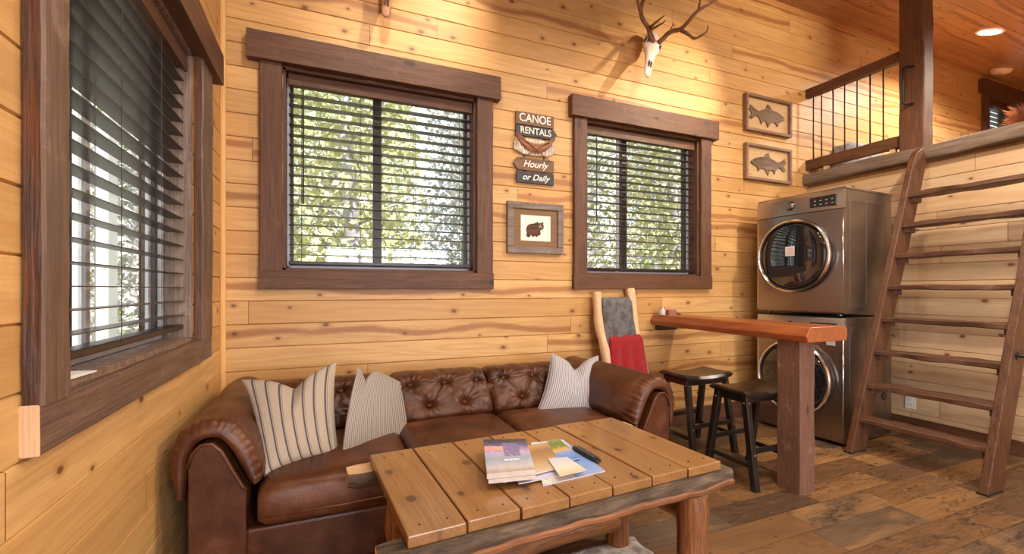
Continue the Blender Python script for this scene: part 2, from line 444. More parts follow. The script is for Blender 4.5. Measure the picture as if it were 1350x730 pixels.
ce = board_surface('ceiling', (0, YB, ZC), (1, 0, 0), T_, V((0, CS, -1))/cl_len, XL, XE, -4.05*cl_len, .0, [], .135, .02, cm)
board_surface('ceiling', (0, 0, zc(-1)), (1, 0, 0), (0, 1, 0), (0, 0, -1), XL, XE, YF, -1.0, [], .135, .02, cm)
m = MB(); m.box((XL-.1, YF-.1, -.1), (XR+.1, YB+.1, 0)); struct(m.build('floor', floor_mat()))
m = MB(); m.box((XR, YF, ZL-.14), (XE, YB, ZL)); struct(m.build('loft_floor', honey('X')))
# baseboards, corner and crown trim
bt = trimw('X')
m = MB(); m.beam((XL, YB-.009, .07), (XR, YB-.009, .07), .018, .14, amp=.001, seg=20); struct(m.build('baseboard_back', bt))
m = MB(); m.beam((XR-.009, YF, .055), (XR-.009, YB-.02, .055), .018, .11, amp=.001, seg=20); struct(m.build('baseboard_right', trimw('Y')))
pl1 = wood('Z', (.78, .45, .16), (.62, .33, .11), rough=.4, mixf=.5, bump=.05)
m = MB(); m.tube([(XL+.012, YB-.012, .0), (XL+.012, YB-.012, ZC)], .017, 10); struct(m.build('trim_1', pl1))
plx = wood('X', (.56, .28, .085), (.42, .19, .06), rough=.4, mixf=.5, bump=.05)
m = MB(); m.beam((XL, YB-.012, ZC-.03), (XE, YB-.012, ZC-.03), .024, .06, seg=2)
struct(m.build('trim_2', plx))
# log slab along the loft edge
m = MB(); n = 60; rs = []
for k in range(n+1):
    y = lerp(YB-.005, YF+.02, k/n); c = V((XR-.02, y, 0)); r = []
    for i in range(12):
        a = 2*PI*(i+.5)/12; sq = lambda q: math.copysign(abs(q)**.45, q); w = .062*sq(math.cos(a))*(1+.1*mnoise.noise(V((y*4, i, 0))))
        zt = (ZL-.105 if math.sin(a) < 0 else ZL-.03)
        h = .050*sq(math.sin(a))*(1+.22*mnoise.noise(V((y*3, i*1.3, 5))))
        r.append((c.x+w, y, ZL-.055+h*1.15+.012*mnoise.noise(V((y*2.2, 3, 1)))))
    rs.append(r)
m.rings(rs); struct(m.build('trim_3', oldw('Y'), smooth=2))

# ------------------------------------------------------------------ windows
def jambs(m, x0, x1, z0, z1, f, d0, d1, th=.02):
    """box lining: f(s, d, z) maps to the world, d grows outdoors"""
    def bx(s0, s1, a0, a1, c0, c1):
        m.box(f(s0, a0, c0), f(s1, a1, c1))
    bx(x0, x0+th, d0, d1, z0, z1); bx(x1-th, x1, d0, d1, z0, z1); bx(x0, x1, d0, d1, z1-th, z1); bx(x0, x1, d0, d1, z0, z0+th)
def window(name, f, op, al, header, cas, cw, hb, ht, botz, sidemat, label, mull=.5, stripe=True, depth=.17, vin=None, openw=.02):
    x0, x1, z0, z1 = op
    root = sroot(name, f((x0+x1)/2, 0, z0), label, 'window')
    tm = trimw(al); tz = trimw('Z')
    def B(nm, s0, s1, a, b, c, d, mt, seed=0, vertical=False):
        m = MB()
        if vertical: m.beam(f((s0+s1)/2, (a+b)/2, c), f((s0+s1)/2, (a+b)/2, d), abs(b-a) if al == 'X' else abs(s1-s0), abs(s1-s0) if al == 'X' else abs(b-a), up=(1, 0, 0), amp=.004, seg=14, ch=.006, seed=seed, capmi=None)
        else: m.beam(f(s0, (a+b)/2, (c+d)/2), f(s1, (a+b)/2, (c+d)/2), abs(b-a), abs(d-c), amp=.003, seg=18, ch=.0025, seed=seed, capmi=len(mt)-1 if isinstance(mt, list) else None)
        return m.build(nm, mt, root)
    B('window_header', header[0], header[1], -.065, 0, hb, ht, tm, 1)
    B('side_casing', cas[0], cas[0]+cw, -.038, 0, z0-.003, hb, sidemat, 2, True)
    B('side_casing', cas[1]-cw, cas[1], -.038, 0, z0-.003, hb, tz, 3, True)
    B('bottom_casing', cas[0]-.003, cas[1]+.003, -.042 if name != 'window_1' else -.032, 0, botz, z0, [greytrim(al), pale('Z')] if name == 'window_1' else tm, 4)
    m = MB(); jambs(m, x0, x1, z0, z1, f, 0, depth, .016); m.build('jamb', wood('Z', (.34, .23, .165), (.12, .065, .04), rough=.5, mixf=1.0, bump=.5, ring=30.0, hi=(.4, .3, .24)) if name == 'window_1' else tz, root)
    # dark sash with a meeting stile, pale vinyl edge and panes
    fr = plain('bronze_frame', (.05, .032, .026), .4); wh = plain('pale_vinyl', (.62, .60, .60), .4)
    m = MB(); a, b = depth-.045, depth-.005; w = .035
    xm = lerp(x0, x1, mull)
    for (s0, s1, c0, c1) in ((x0+.016, x0+.016+w, z0+.016, z1-.016), (x1-.016-w, x1-.016, z0+.016, z1-.016), (x0+.016, x1-.016, z1-.016-w, z1-.016), (x0+.016, x1-.016, z0+.016, z0+.016+w), (xm-.028, xm+.028, z0+.02, z1-.02)):
        m.box(f(s0, a, c0), f(s1, b, c1))
    m.build('sash', fr, root, bevel=.003)
    if vin:
        m = MB()
        for s in vin: m.box(f(s-.014, a-.012, z0+.03), f(s+.014, a, z1-.03))
        m.build('vinyl_stile', wh, root, bevel=.002)
    m = MB(); e_ = .105
    for q in ((x0+.016, x0+.032, z0+.016, z1-.016), (x1-.03, x1-.016, z0+.016, z1-.016), (x0+.016, x1-.016, z0+.016, z0+.034)): m.box(f(q[0], e_, q[2]), f(q[1], depth-.045, q[3]))
    m.build('vinyl_frame', wh, root, bevel=.002)
    m = MB(); m.box(f(x0+.02, depth-.027, z0+.02), f(xm, depth-.023, z1-.02)); m.build('pane', glass_mat(), root)
    m = MB(); m.box(f(xm, depth-.027, z0+.02), f(x1-.02, depth-.023, z1-.02)); m.build('pane', glass_mat(), root)
    return root
fb = lambda s, d, z: V((s, YB+d, z))
fl = lambda s, d, z: V((XL-d, s, z))
window('window_2', fb, W1, 'X', (-.43, 1.16), (-.367, 1.11), .122, 2.55, 2.715, 1.19, trimw('Z'), 'large slider window with heavy dark wood trim over the leather sofa', .46)
window('window_3', fb, W2, 'X', (1.75, 3.27), (1.785, 3.21), .12, 2.535, 2.70, 1.19, trimw('Z'), 'dark-trimmed window left of the fish pictures, above the bar slab', .40, vin=(2.30,))
window('window_1', fl, WL, 'Y', (.9, 2.775), (1.205, 2.67), .2, 2.27, 2.43, .85, charred('Z'), 'tall dark-trimmed window on the left wall with grey weathered sill', .33, vin=(1.43, 1.78, 2.3))
window('window_4', fb, W4, 'X', (7.93, 9.12), (8.0, 9.1), .11, 3.78, 3.95, 2.66, trimw('Z'), 'small dark-framed window up in the loft', .5)
# narrow the left window's near casing: it is a slimmer board in the photo
for o in bpy.data.objects:
    if o.parent and o.parent.name == 'window_1' and o.name.startswith('side_casing') and min(v.co.y for v in o.data.vertices)+o.parent.location.y < 1.25:
        for v in o.data.vertices:
            if v.co.y+o.parent.location.y > 1.28: v.co.y -= .098
for o in bpy.data.objects:
    if o.parent and o.parent.name == 'window_1' and o.name.startswith('side_casing'):
        o.data.materials.append(greytrim('Z'))
        for p in o.data.polygons:
            if abs(p.normal.x) > .5: p.material_index = 1
# patio door behind the camera
dr = sroot('door_1', (1.3, YF, .05), 'glazed patio door behind the camera', 'door')
m = MB(); fo = lambda s, d, z: V((s, YF-d, z)); jambs(m, *WF, fo, 0, .17, .06); m.box((1.26, YF-.12, .1), (1.34, YF-.06, 2.1)); m.build('door_frame', plain('bronze_frame', (.05, .032, .026), .4), dr)
m = MB(); m.box((-.04, YF-.1, .1), (2.64, YF-.095, 2.1)); m.build('pane', glass_mat(), dr)

def blind(f, al, s0, s1, z0, z1, d, label, pitch=.0625, sw=.062, tilt=0.0, wand=None, cords=(.06, .36, .66, .94), top=.06):
    root = thing('window_blind', f((s0+s1)/2, d, z0), label, 'blind', 'slatted window blinds')
    bl = plain('dark_slat', (.045, .028, .022), .35, var=.2)
    m = MB(); z = z0+.03+pitch*.6; k = 0; ca, sa = math.cos(tilt), math.sin(tilt)
    while z < z1-top-.01:
        h = sw/2; t = .0016
        q = [f(s, d+a*ca*h-b*sa*t, z+a*sa*h+b*ca*t) for s in (s0, s1) for a, b in ((-1, -1), (1, -1), (1, 1), (-1, 1))]
        m.add(q, [(0, 1, 2, 3), (7, 6, 5, 4), (0, 4, 5, 1), (1, 5, 6, 2), (2, 6, 7, 3), (3, 7, 4, 0)])
        z += pitch
    m.build('slats', bl, root)
    m = MB(); m.box(f(s0, d-.032, z1-top), f(s1, d+.032, z1-.004)); m.box(f(s0-.002, d-.045, z1-top-.012), f(s1+.002, d-.033, z1-.002)); m.build('headrail', trimw(al), root, bevel=.003)
    m = MB(); m.box(f(s0, d-.03, z0+.004), f(s1, d+.03, z0+.026)); m.build('bottom_rail', plain('dark_rail', (.02, .012, .01), .35), root, bevel=.004)
    for c in cords:
        s = lerp(s0, s1, c)
        m = MB()
        for dd in (-.033, .033): m.tube([f(s, d+dd, z0+.02), f(s, d+dd, z1-top)], .0012, 5)
        m.build('ladder_cord', plain('cord', (.06, .045, .04), .8), root)
    if wand:
        m = MB(); s = lerp(s0, s1, wand[0]); m.tube([f(s, d-.055, z1-top-.01), f(s, d-.055, wand[1])], .005, 8); m.build('tilt_wand', plain('dark_rail', (.02, .012, .01), .35), root)
    return root
blind(fb, 'X', W1[0]+.03, W1[1]-.022, W1[2]+.035, W1[3]-.02, .07, 'dark slatted blind in the large window over the sofa', wand=(.07, 1.72))
blind(fb, 'X', W2[0]+.02, W2[1]-.022, W2[2]+.035, W2[3]-.02, .07, 'dark slatted blind in the window left of the fish pictures', wand=(.09, 1.74))
blind(fl, 'Y', WL[0]-.09, WL[1]-.018, WL[2]+.05, WL[3]-.02, .06, 'dark slatted blind in the tall window on the left wall', cords=(.12, .45, .75))
blind(fb, 'X', W4[0]+.02, W4[1]-.02, W4[2]+.03, W4[3]-.02, .07, 'dark slatted blind in the small loft window')
# white tag on the left sill
m = MB(); m.add([(XL+.0, 1.33, .974), (XL-.05, 1.33, .974), (XL-.05, 1.50, .974), (XL+.012, 1.50, .974), (XL+.0, 1.33, .986), (XL-.05, 1.33, .995), (XL-.05, 1.5, .979), (XL+.012, 1.5, .977)],
      [(0, 3, 2, 1), (4, 5, 6, 7), (0, 1, 5, 4), (1, 2, 6, 5), (2, 3, 7, 6), (3, 0, 4, 7)])
tag(m.build('paper_card', plain('white_card', (.75, .74, .7), .6)), 'small folded white card lying on the left window sill', 'card')

# ------------------------------------------------------------------ sofa
SX0, SX1, SYF, SYB = -.525, 1.82, 1.96, 3.0
XC = (SX0+SX1)/2
L = leather()
sofa = thing('leather_sofa', (XC, 2.5, 0), 'long brown leather sofa with tufted back and rolled arms against the wall', 'sofa')
def Lb(m, name, parent=sofa, smooth=True, **k): return m.build(name, L, parent, smooth=smooth, **k)
m = MB(); m.box((SX0+.07, SYF+.03, .05), (SX1-.07, SYB, .27)); m.box((SX0+.07, 2.62, .27), (SX1-.07, SYB-.01, .60)); Lb(m, 'base_frame', smooth=False, bevel=.02)
m = MB(); m.box((SX0+.24, SYF-.005, .075), (SX1-.24, SYF+.05, .272)); Lb(m, 'front_rail', smooth=False, bevel=.012)
for sx in (SX0+.12, SX1-.12):
    for y in (SYF+.08, SYB-.1):
        m = MB(); m.lathe((sx, y, 0), [(.022, 0), (.03, .02), (.034, .055)], 16); m.build('foot', plain('dark_foot', (.02, .01, .006), .4), sofa, smooth=2)
# seat cushions
x0, x1 = SX0+.285, SX1-.285; cw = (x1-x0)/3
def seat_cushion(a, b, y0, y1, z0, z1):
    m = MB(); nx, nr = 22, 28; rs = []
    for k in range(nx+1):
        q = k/nx*2-1; x = (a+b)/2+(b-a)/2*q*.998
        e = (1-abs(q)**9)**.33 if abs(q) < 1 else 0.0
        r = []
        for i in range(nr):
            th = 2*PI*i/nr; c, s_ = math.cos(th), math.sin(th); p = 8
            y = math.copysign(abs(c)**(2/p), c); z = math.copysign(abs(s_)**(2/4.6), s_)
            crown = .018*(1-q*q)*(1-y*y) if z > 0 else 0
            w = .004*mnoise.noise(V((x*9, y*3, z*3)))
            r.append(((x), (y0+y1)/2+(y1-y0)/2*y*(.985+.015*e)+w, (z0+z1)/2+(z1-z0)/2*z*(.72+.28*e)+crown+w))
        rs.append(r)
    m.rings(rs); return m
for i in range(3):
    a = x0+cw*i; cu = Lb(seat_cushion(a+.002, a+cw-.002, SYF-.06, 2.56, .275, .455), 'seat_cushion')
    m = MB(); m.tube([(a+.02, SYF-.056, .335), (a+cw/2, SYF-.064, .333), (a+cw-.02, SYF-.056, .335)], .0045, 8); Lb(m, 'piping', cu)
# tufted back sections
prof = [(2.56, .40), (2.525, .46), (2.545, .52), (2.585, .57), (2.625, .615), (2.665, .655), (2.72, .678), (2.79, .682), (2.86, .67), (2.92, .635), (2.96, .57), (2.975, .48)]
def profpt(t):
    q = t*(len(prof)-1); i = min(int(q), len(prof)-2); f = q-i
    p0, p1, p2, p3 = (prof[max(i-1, 0)], prof[i], prof[i+1], prof[min(i+2, len(prof)-1)])
    h = lambda a, b, c, d: .5*((2*b)+(-a+c)*f+(2*a-5*b+4*c-d)*f*f+(-a+3*b-3*c+d)*f**3)
    return V((0, h(*[p[0] for p in (p0, p1, p2, p3)]), h(*[p[1] for p in (p0, p1, p2, p3)])))
def segd(p, a, b):
    ab = b-a; t = max(0, min(1, (p-a).dot(ab)/ab.length_squared)); return (p-(a+ab*t)).length, t
for i in range(3):
    a = x0+cw*i; w = cw
    xa, xb = a+.003, a+w-.003
    if i == 0: xa -= .10
    if i == 2: xb += .10
    bt_u = [(a+w*.18, .425), (a+w*.53, .425), (a+w*.875, .425)]; bt_l = [(a+w*.34, .2), (a+w*.70, .2)]
    LT_ = 1.04
    bts = [V((x, t*LT_, 0)) for x, t in bt_u+bt_l]
    segs = []
    for u in range(3):
        for l in range(2):
            if abs(u-l-.5) < 1: segs.append((bts[u], bts[3+l]))
    for l in range(2): segs.append((bts[3+l], V((bts[3+l].x+(-.03 if l == 0 else .03), .06, 0))))
    for u in range(3): segs.append((bts[u], V((bts[u].x, .60, 0))))
    def fn(u, v):
        x = lerp(xa, xb, u); t = v; p = profpt(t); d = (profpt(min(t+.02, 1))-profpt(max(t-.02, 0))).normalized()
        nrm = V((0, d.z, -d.y)); nrm = -nrm if nrm.y > 0 and t < .5 else nrm
        nrm = V((0, -d.z, d.y))
        e = min(u, 1-u)*(xb-xa); eb = .03*(1-math.exp(-e/.02))-.03
        q = V((x, t*LT_, 0)); dd = eb
        if t < .62:
            for b in bts:
                r = (q-b).length; dd -= .05*math.exp(-(r/.036)**2)
            for s0, s1 in segs:
                r, tt = segd(q, s0, s1); dd -= .010*math.exp(-(r/.010)**2)*(1-.5*tt)
            # gathered pleats round the buttons
            for b in bts:
                rv = q-b; r = rv.length; an = math.atan2(rv.y, rv.x)
                dd += .0048*math.sin(an*13+b.x*9)*math.exp(-((r-.055)/.035)**2)
        dd += .008*mnoise.noise(V((x*9, t*8, 2)))+.004*mnoise.noise(V((x*25, t*20, 5)))
        return V((x, p.y, p.z))+nrm*dd
    m = MB(); m.grid(fn, 100, 100)
    bs = Lb(m, 'back_cushion')
    for x, t in bt_u+bt_l:
        p = profpt(t); d = (profpt(t+.02)-profpt(t-.02)).normalized(); nrm = V((0, -d.z, d.y))
        m = MB(); m.sphere(V((x, p.y, p.z))-nrm*.036, .0165, 12, (1, .8, .8)); Lb(m, 'button', bs)
# rolled arms: a gathered pad over a flat front panel
def arm(side):
    X = lambda d: (SX0+d) if side < 0 else (SX1-d)      # d = distance from the outer face inwards
    # centre line of the pad in (d, z), outer bottom -> crown -> inner bottom
    cl = [(.035, .42), (.03, .50), (.033, .57), (.06, .628), (.11, .655), (.165, .645), (.205, .60), (.235, .54), (.262, .475), (.272, .44)]
    th = [.014, .036, .042, .044, .046, .046, .046, .044, .04, .016]
    NA = 110
    def cen(t):
        q = t*(len(cl)-1); i = min(int(q), len(cl)-2); f = q-i
        g = [cl[max(i-1, 0)], cl[i], cl[i+1], cl[min(i+2, len(cl)-1)]]
        h = lambda a, b, c, d: .5*((2*b)+(-a+c)*f+(2*a-5*b+4*c-d)*f*f+(-a+3*b-3*c+d)*f**3)
        return h(*[p[0] for p in g]), h(*[p[1] for p in g]), lerp(th[i], th[i+1], f)
    rs = []; NY = 44
    for k in range(NY+1):
        s = k/NY; y = lerp(SYF, 2.93, s**1.35)
        fe = y-SYF; rnd = math.sqrt(max(0, 1-(1-min(fe/.045, 1))**2)); rnd = .12+.88*rnd
        back = sm((y-2.5)/.4)
        ring_o, ring_i = [], []
        for a in range(NA+1):
            t = a/NA; d, z, w = cen(t); d2, z2, _ = cen(min(t+.02, 1)); d1, z1, _ = cen(max(t-.02, 0))
            tx, tz = d2-d1, z2-z1; l = math.hypot(tx, tz); nx, nz = -tz/l, tx/l
            pl = (.0042*math.sin(t*118+6*mnoise.noise(V((t*9, y*3, 0))))+.0055*mnoise.noise(V((t*34, fe*6, side*3))))*math.exp(-((fe-.03)/.055)**2)*min(1, fe/.008)
            wv = .009*mnoise.noise(V((t*6, y*5, side)))
            W = w*rnd
            zz = -.015*back
            d -= .02*back
            ring_o.append((X(d+nx*(W+pl+wv)), y, z+nz*(W+pl+wv)+zz))
            ring_i.append((X(d-nx*W*.6), y, z-nz*W*.6+zz))
        rs.append(ring_o+ring_i[::-1])
    m = MB(); m.rings(rs); pad = Lb(m, 'arm_pad')
    pts = [(.06, .0), (.06, .54), (.075, .59), (.10, .617), (.135, .617), (.165, .585), (.2, .51), (.232, .445), (.245, .43), (.245, .0)]
    m = MB(); m.prism([(X(d), SYF-.012, max(z, .06)) for d, z in pts], (0, .07, 0)); pn = Lb(m, 'arm_panel', smooth=False, bevel=.006)
    m = MB(); m.tube([(X(d), SYF-.015, z) for d, z in pts[1:9]], .0065, 8); Lb(m, 'piping', pn)
    m = MB(); m.prism([(X(d), SYF+.05, max(z, .05)) for d, z in pts], (0, .94, 0)); Lb(m, 'arm_body', smooth=False, bevel=.01)
arm(-1); arm(1)

# ------------------------------------------------------------------ throw pillows
def pillow(label, TL, TR, BR, BL, nrm, mat, th=.075, chop=.3, S=.46, chopx=.0, pinch=.10, cwd=.36):
    TL, TR, BR, BL, nrm = V(TL), V(TR), V(BR), V(BL), V(nrm).normalized()
    c = (TL+TR+BR+BL)/4; n = 36
    m = MB()
    def outline(a, b):
        # a,b in -1..1; pull edge middles inward, and press the top edge down in the middle
        pa = a*(1-pinch*(1-b*b)); pb = b*(1-pinch*(1-a*a))
        if b > -1:
            g = math.exp(-(abs(a-chopx)/cwd)**1.35); pb -= chop*g*((b+1)/2)**2.2
        u, v = (pa+1)/2, (pb+1)/2
        return BL.lerp(BR, u).lerp(TL.lerp(TR, u), v)
    for side in (1, -1):
        o = len(m.v)
        for j in range(n+1):
            for i in range(n+1):
                a, b = i/n*2-1, j/n*2-1
                h = th*(max(0, (1-a**2)*(1-b**2)))**.42
                g = math.exp(-((a-chopx)/.2)**2)*max(0, b)**1.5
                h *= 1-.55*g*(chop/.3)
                h += .006*mnoise.noise(V((a*3, b*3, side*4)))*(1-a*a)*(1-b*b)
                m.v.append(outline(a, b)+nrm*side*h); m.uv[len(m.v)-1] = (a*S/2+S, b*S/2+S)
        for j in range(n):
            for i in range(n):
                f = [o+j*(n+1)+i, o+j*(n+1)+i+1, o+(j+1)*(n+1)+i+1, o+(j+1)*(n+1)+i]
                m.f.append(f if side > 0 else f[::-1]); m.mi.append(0)
    o = m.build('throw_pillow', mat, smooth=True); tag(o, label, 'pillow', 'throw pillows on the sofa')
    return o
s1 = stripes('cream_wide_stripe', (.42, .335, .255), (.02, .02, .032), .062, .0050, .0018, .011)
s2 = stripes('fine_ticking', (.42, .355, .29), (.07, .07, .10), .0135, .0024)
s3 = stripes('fine_ticking_cool', (.52, .48, .47), (.10, .11, .17), .0135, .0024)
pillow('cream pillow with wide dark stripes propped at the left end of the sofa', P(318, 500, 'Y', 2.36), P(444, 476, 'Y', 2.42), P(447, 600, 'Y', 2.17), P(349, 628, 'Y', 2.03), (-.25, -1, .35), s1, .085, .34, chopx=.02)
pillow('finely striped pillow slumped between the cream pillow and the tufted back', P(472, 482, 'Y', 2.34), P(527, 503, 'Y', 2.56), P(537, 574, 'Y', 2.44), P(449, 615, 'Y', 2.12), (-.35, -1, .3), s2, .09, .30, chopx=-.62, pinch=-.06, cwd=.2)
pillow('white finely striped pillow against the sofa back near the right arm', P(727, 465, 'Y', 2.60), P(789, 468, 'Y', 2.62), P(801, 556, 'Y', 2.40), P(703, 551, 'Y', 2.42), (-.1, -1, .3), s3, .085, .42)

# ------------------------------------------------------------------ coffee table
TZ = .55; TA = math.radians(3.4)
tc = V((.757, 1.518, 0)); ct = thing('coffee_table', tc, 'rustic log coffee table with honey plank top in front of the sofa', 'coffee table', rz=TA)
TWd, TD = 1.17, .635
n = 7; pwid = TWd/n
for i in range(n):
    a = -TWd/2+pwid*i; e = [R.uniform(-.004, .004) for _ in range(4)]
    m = MB(); m.prism([(a+.0025, -TD/2+e[0], TZ-.033), (a+pwid-.0025, -TD/2+e[0], TZ-.033), (a+pwid-.0025, TD/2+e[2], TZ-.033), (a+.0025, TD/2+e[2], TZ-.033)], (0, 0, .033+R.uniform(-.001, .001)))
    pk = m.build('top_plank', honey('Y'), ct, local=True, bevel=.004)
    for px in (.28, .74):
        for py in (-TD/2+.05, TD/2-.05):
            m = MB(); m.lathe((a+pwid*px+R.uniform(-.008, .008), py+R.uniform(-.006, .006), TZ-.004), [(.0001, .0), (.0034, .0), (.0034, .0058), (.0001, .0058)], 10); m.build('screw', plain('screw_hole', (.05, .022, .01), .6), pk, local=True)
def half_log(y0, y1, xa, xb, seed, face=-1):
    """flat topped half log; its peeled lower lip runs wavy along the outer face"""
    m = MB(); rs = []; N = 90
    for k in range(N+1):
        x = lerp(xa, xb, k/N); e = min(k, N-k)/N; tp = min(1, .82+e*6); q = lambda s, f=1.0: mnoise.noise(V((x*3.2*f+seed*3, s*5.0, seed)))
        yc = (y0+y1)/2+.006*q(1); w = (y1-y0)/2*tp*(1+.08*q(2)); lip = .016*q(3)+.014*q(5, 3.0); h = .066*tp
        top = TZ-.034
        sec = [(-1.0, -.012), (-1.02, -.022), (-.98, -.034+lip), (-1.13, -.039+lip), (-1.14, -.049+lip), (-.9, -.060+lip*.7), (-.5, -h), (.1, -h-.006), (.6, -h*.86), (.95, -h*.5), (1.0, -.02), (.8, 0), (-.85, 0)]
        rs.append([(x, yc+(-face*0+1)*w*a if face < 0 else yc-w*a, top+b+.003*q(a+b)) for a, b in sec])
    o = len(m.v); nn = len(rs[0])
    for r in rs: m.v += [V(p) for p in r]
    for k in range(N):
        for i in range(nn):
            j = (i+1) % nn; m.f.append([o+k*nn+i, o+k*nn+j, o+(k+1)*nn+j, o+(k+1)*nn+i]); m.mi.append(0 if i in (11, 12, 0, 1) else 1)
    m.f.append([o+i for i in range(nn)][::-1]); m.mi.append(2); m.f.append([o+N*nn+i for i in range(nn)]); m.mi.append(2)
    return m
hl = [bark('X'), logw('X'), pale('Z')]
half_log(-.345, -.245, -.655, .632, 1).build('log_rail', hl, ct, local=True, smooth=2)
half_log(.225, .335, -.67, .66, 5, face=1).build('log_rail', [pale('X'), bark('X'), pale('Z')], ct, local=True, smooth=2)
lw = [logw('Z'), pale('Z')]
for lx, ly, r in ((.47, -.29, .055), (-.50, -.27, .052), (.50, .17, .052), (-.50, .16, .05)):
    m = MB(); m.tube([(lx, ly, z) for z in [.021+i*.0525 for i in range(9)]], [r*(1+.06*math.sin(i*1.7+lx*5)) for i in range(9)], 16, amp=.14, capmi=1, seed=lx+ly); m.build('leg', lw, ct, local=True, smooth=2)
for lx in (.485, -.5):
    m = MB(); m.tube([(lx, lerp(-.29, .17, i/8), .335+.006*math.sin(i)) for i in range(9)], .03, 12, amp=.2, seed=lx); m.build('side_stretcher', logw('Y'), ct, local=True, smooth=True)
m = MB(); m.tube([(lerp(-.5, .5, i/14), .165+.008*math.sin(i*.9), .135+.006*math.sin(i*.7)) for i in range(15)], .045, 14, amp=.22, seed=3); m.build('long_stretcher', logw('X'), ct, local=True, smooth=True)

# rug edge under the table
m = MB(); m.grid(lambda u, v: (lerp(.18, 1.335, u)+.006*math.sin(v*40), lerp(.95, 1.73, v)+.004*math.sin(u*50), .012+.003*mnoise.noise(V((u*30, v*30, 0)))), 60, 40)
tag(m.build('area_rug', fluffy('grey_white_rug', (.55, .51, .48), (.28, .25, .24), 90.0), smooth=True, solid=.016), 'small grey and white woven rug on the floor beneath the coffee table', 'rug')

# ------------------------------------------------------------------ on the coffee table
def tp(x, y, z): return P(x, y, 'Z', z)
def slab(name, corners, z0, z1, mats, label, cat, group=None, cover=None, curl=0.0):
    pts = [tp(x, y, z1) for x, y in corners]
    c = sum(pts, V())/4; root = thing(name, (c.x, c.y, z0), label, cat, group)
    m = MB(); m.prism([(p.x, p.y, z0) for p in pts], (0, 0, z1-z0-.0012)); m.build('pages', mats, root)
    a, b, c_, d = pts
    m = MB(); N = 24
    for j in range(N+1):
        for i in range(N+1):
            u, v = i/N, j/N; p = a.lerp(b, u).lerp(d.lerp(c_, u), v); p.z = z1-.0005+curl*u*u; m.v.append(p); m.uv[len(m.v)-1] = (u, 1-v)
    for j in range(N):
        for i in range(N): m.f.append([j*(N+1)+i, j*(N+1)+i+1, (j+1)*(N+1)+i+1, (j+1)*(N+1)+i]); m.mi.append(0)
    m.build('cover', cover, root, solid=.0008)
    return root
def cover_mat(name, stops, blotch=None, sc=5.0, boxes=()):
    t = NT(name); uv = t.n('ShaderNodeUVMap').outputs[0]; q = t.xyz(uv)
    n = t.noise(uv, sc, 3.0, .6)
    col = t.ramp(t.M('ADD', q[1], t.M('MULTIPLY', t.M('SUBTRACT', n, .5), .35)), stops)
    for (u0, u1, v0, v1, c) in boxes:
        f = t.M('MULTIPLY', t.M('MULTIPLY', t.M('GREATER_THAN', q[0], u0), t.M('LESS_THAN', q[0], u1)), t.M('MULTIPLY', t.M('GREATER_THAN', q[1], v0), t.M('LESS_THAN', q[1], v1)))
        col = t.mix(t.M('MULTIPLY', f, t.mr(t.noise(uv, sc*3, 2.0), .3, .5)), col, c)
    return t.fin(col, .3)
cA = cover_mat('violet_photo_cover', [(0, (.45, .36, .30)), (.12, (.58, .56, .60)), (.35, (.30, .40, .56)), (.55, (.55, .46, .66)), (.75, (.14, .13, .34)), (.92, (.03, .05, .07))], boxes=((.0, .42, .62, .76, (.80, .42, .38)), (.42, .78, .42, .86, (.20, .19, .40)), (.4, .72, .30, .34, (.85, .85, .88))))
cB = cover_mat('brown_photo_cover', [(0, (.62, .48, .32)), (.4, (.42, .26, .13)), (.7, (.30, .17, .09)), (1, (.55, .36, .18))], boxes=((.05, .4, .18, .32, (.10, .08, .07)),))
cC = cover_mat('autumn_photo_cover', [(0, (.10, .22, .60)), (.35, (.20, .38, .72)), (.5, (.75, .42, .06)), (.62, (.20, .26, .08)), (.8, (.12, .22, .07)), (1, (.30, .32, .14))])
cD = cover_mat('blue_map_cover', [(0, (.30, .40, .72)), (.4, (.16, .32, .68)), (.7, (.20, .42, .78)), (1, (.70, .74, .78))], boxes=((0, .5, .0, .2, (.72, .68, .58)),))
cE = cover_mat('pale_photo_cover', [(0, (.72, .55, .36)), (.4, (.80, .72, .62)), (.7, (.62, .64, .70)), (1, (.55, .60, .72))])
cF = cover_mat('lavender_cover', [(0, (.52, .52, .70)), (.5, (.72, .70, .78)), (1, (.5, .52, .7))])
pg = plain('paper_pages', (.62, .56, .50), .7, var=.1)
G = 'booklets on the coffee table'
slab('magazine', [(700, 583), (742, 579), (798, 620), (716, 639)], TZ+.001, TZ+.006, pg, 'blue folded map brochure, rightmost booklet on the coffee table', 'magazine', G, cD)
slab('magazine', [(668, 600), (700, 597), (760, 622), (684, 637)], TZ+.007, TZ+.011, pg, 'lavender edged brochure sticking out at the front of the booklet fan', 'magazine', G, cF)
slab('magazine', [(722, 580), (737, 578), (766, 603), (733, 611)], TZ+.012, TZ+.015, pg, 'narrow green and orange autumn leaflet next to the remote', 'magazine', G, cC)
slab('magazine', [(695, 587), (722, 583), (742, 614), (664, 634)], TZ+.016, TZ+.022, pg, 'brown covered booklet in the middle of the booklet fan', 'magazine', G, cB)
slab('magazine', [(722, 604), (748, 602), (773, 619), (738, 627)], TZ+.023, TZ+.026, pg, 'pale cream and grey leaflet lying on top of the booklet fan', 'magazine', G, cE)
slab('magazine', [(637, 579), (693, 578), (706, 618), (642, 624)], TZ+.038, TZ+.056, pg, 'thick violet and white magazine on the left of the coffee table pile', 'magazine', G, cA)
slab('magazine', [(641, 585), (692, 584), (706, 626), (644, 632)], TZ+.0235, TZ+.037, pg, 'thick booklet underneath the violet and white magazine', 'magazine', G, cE)
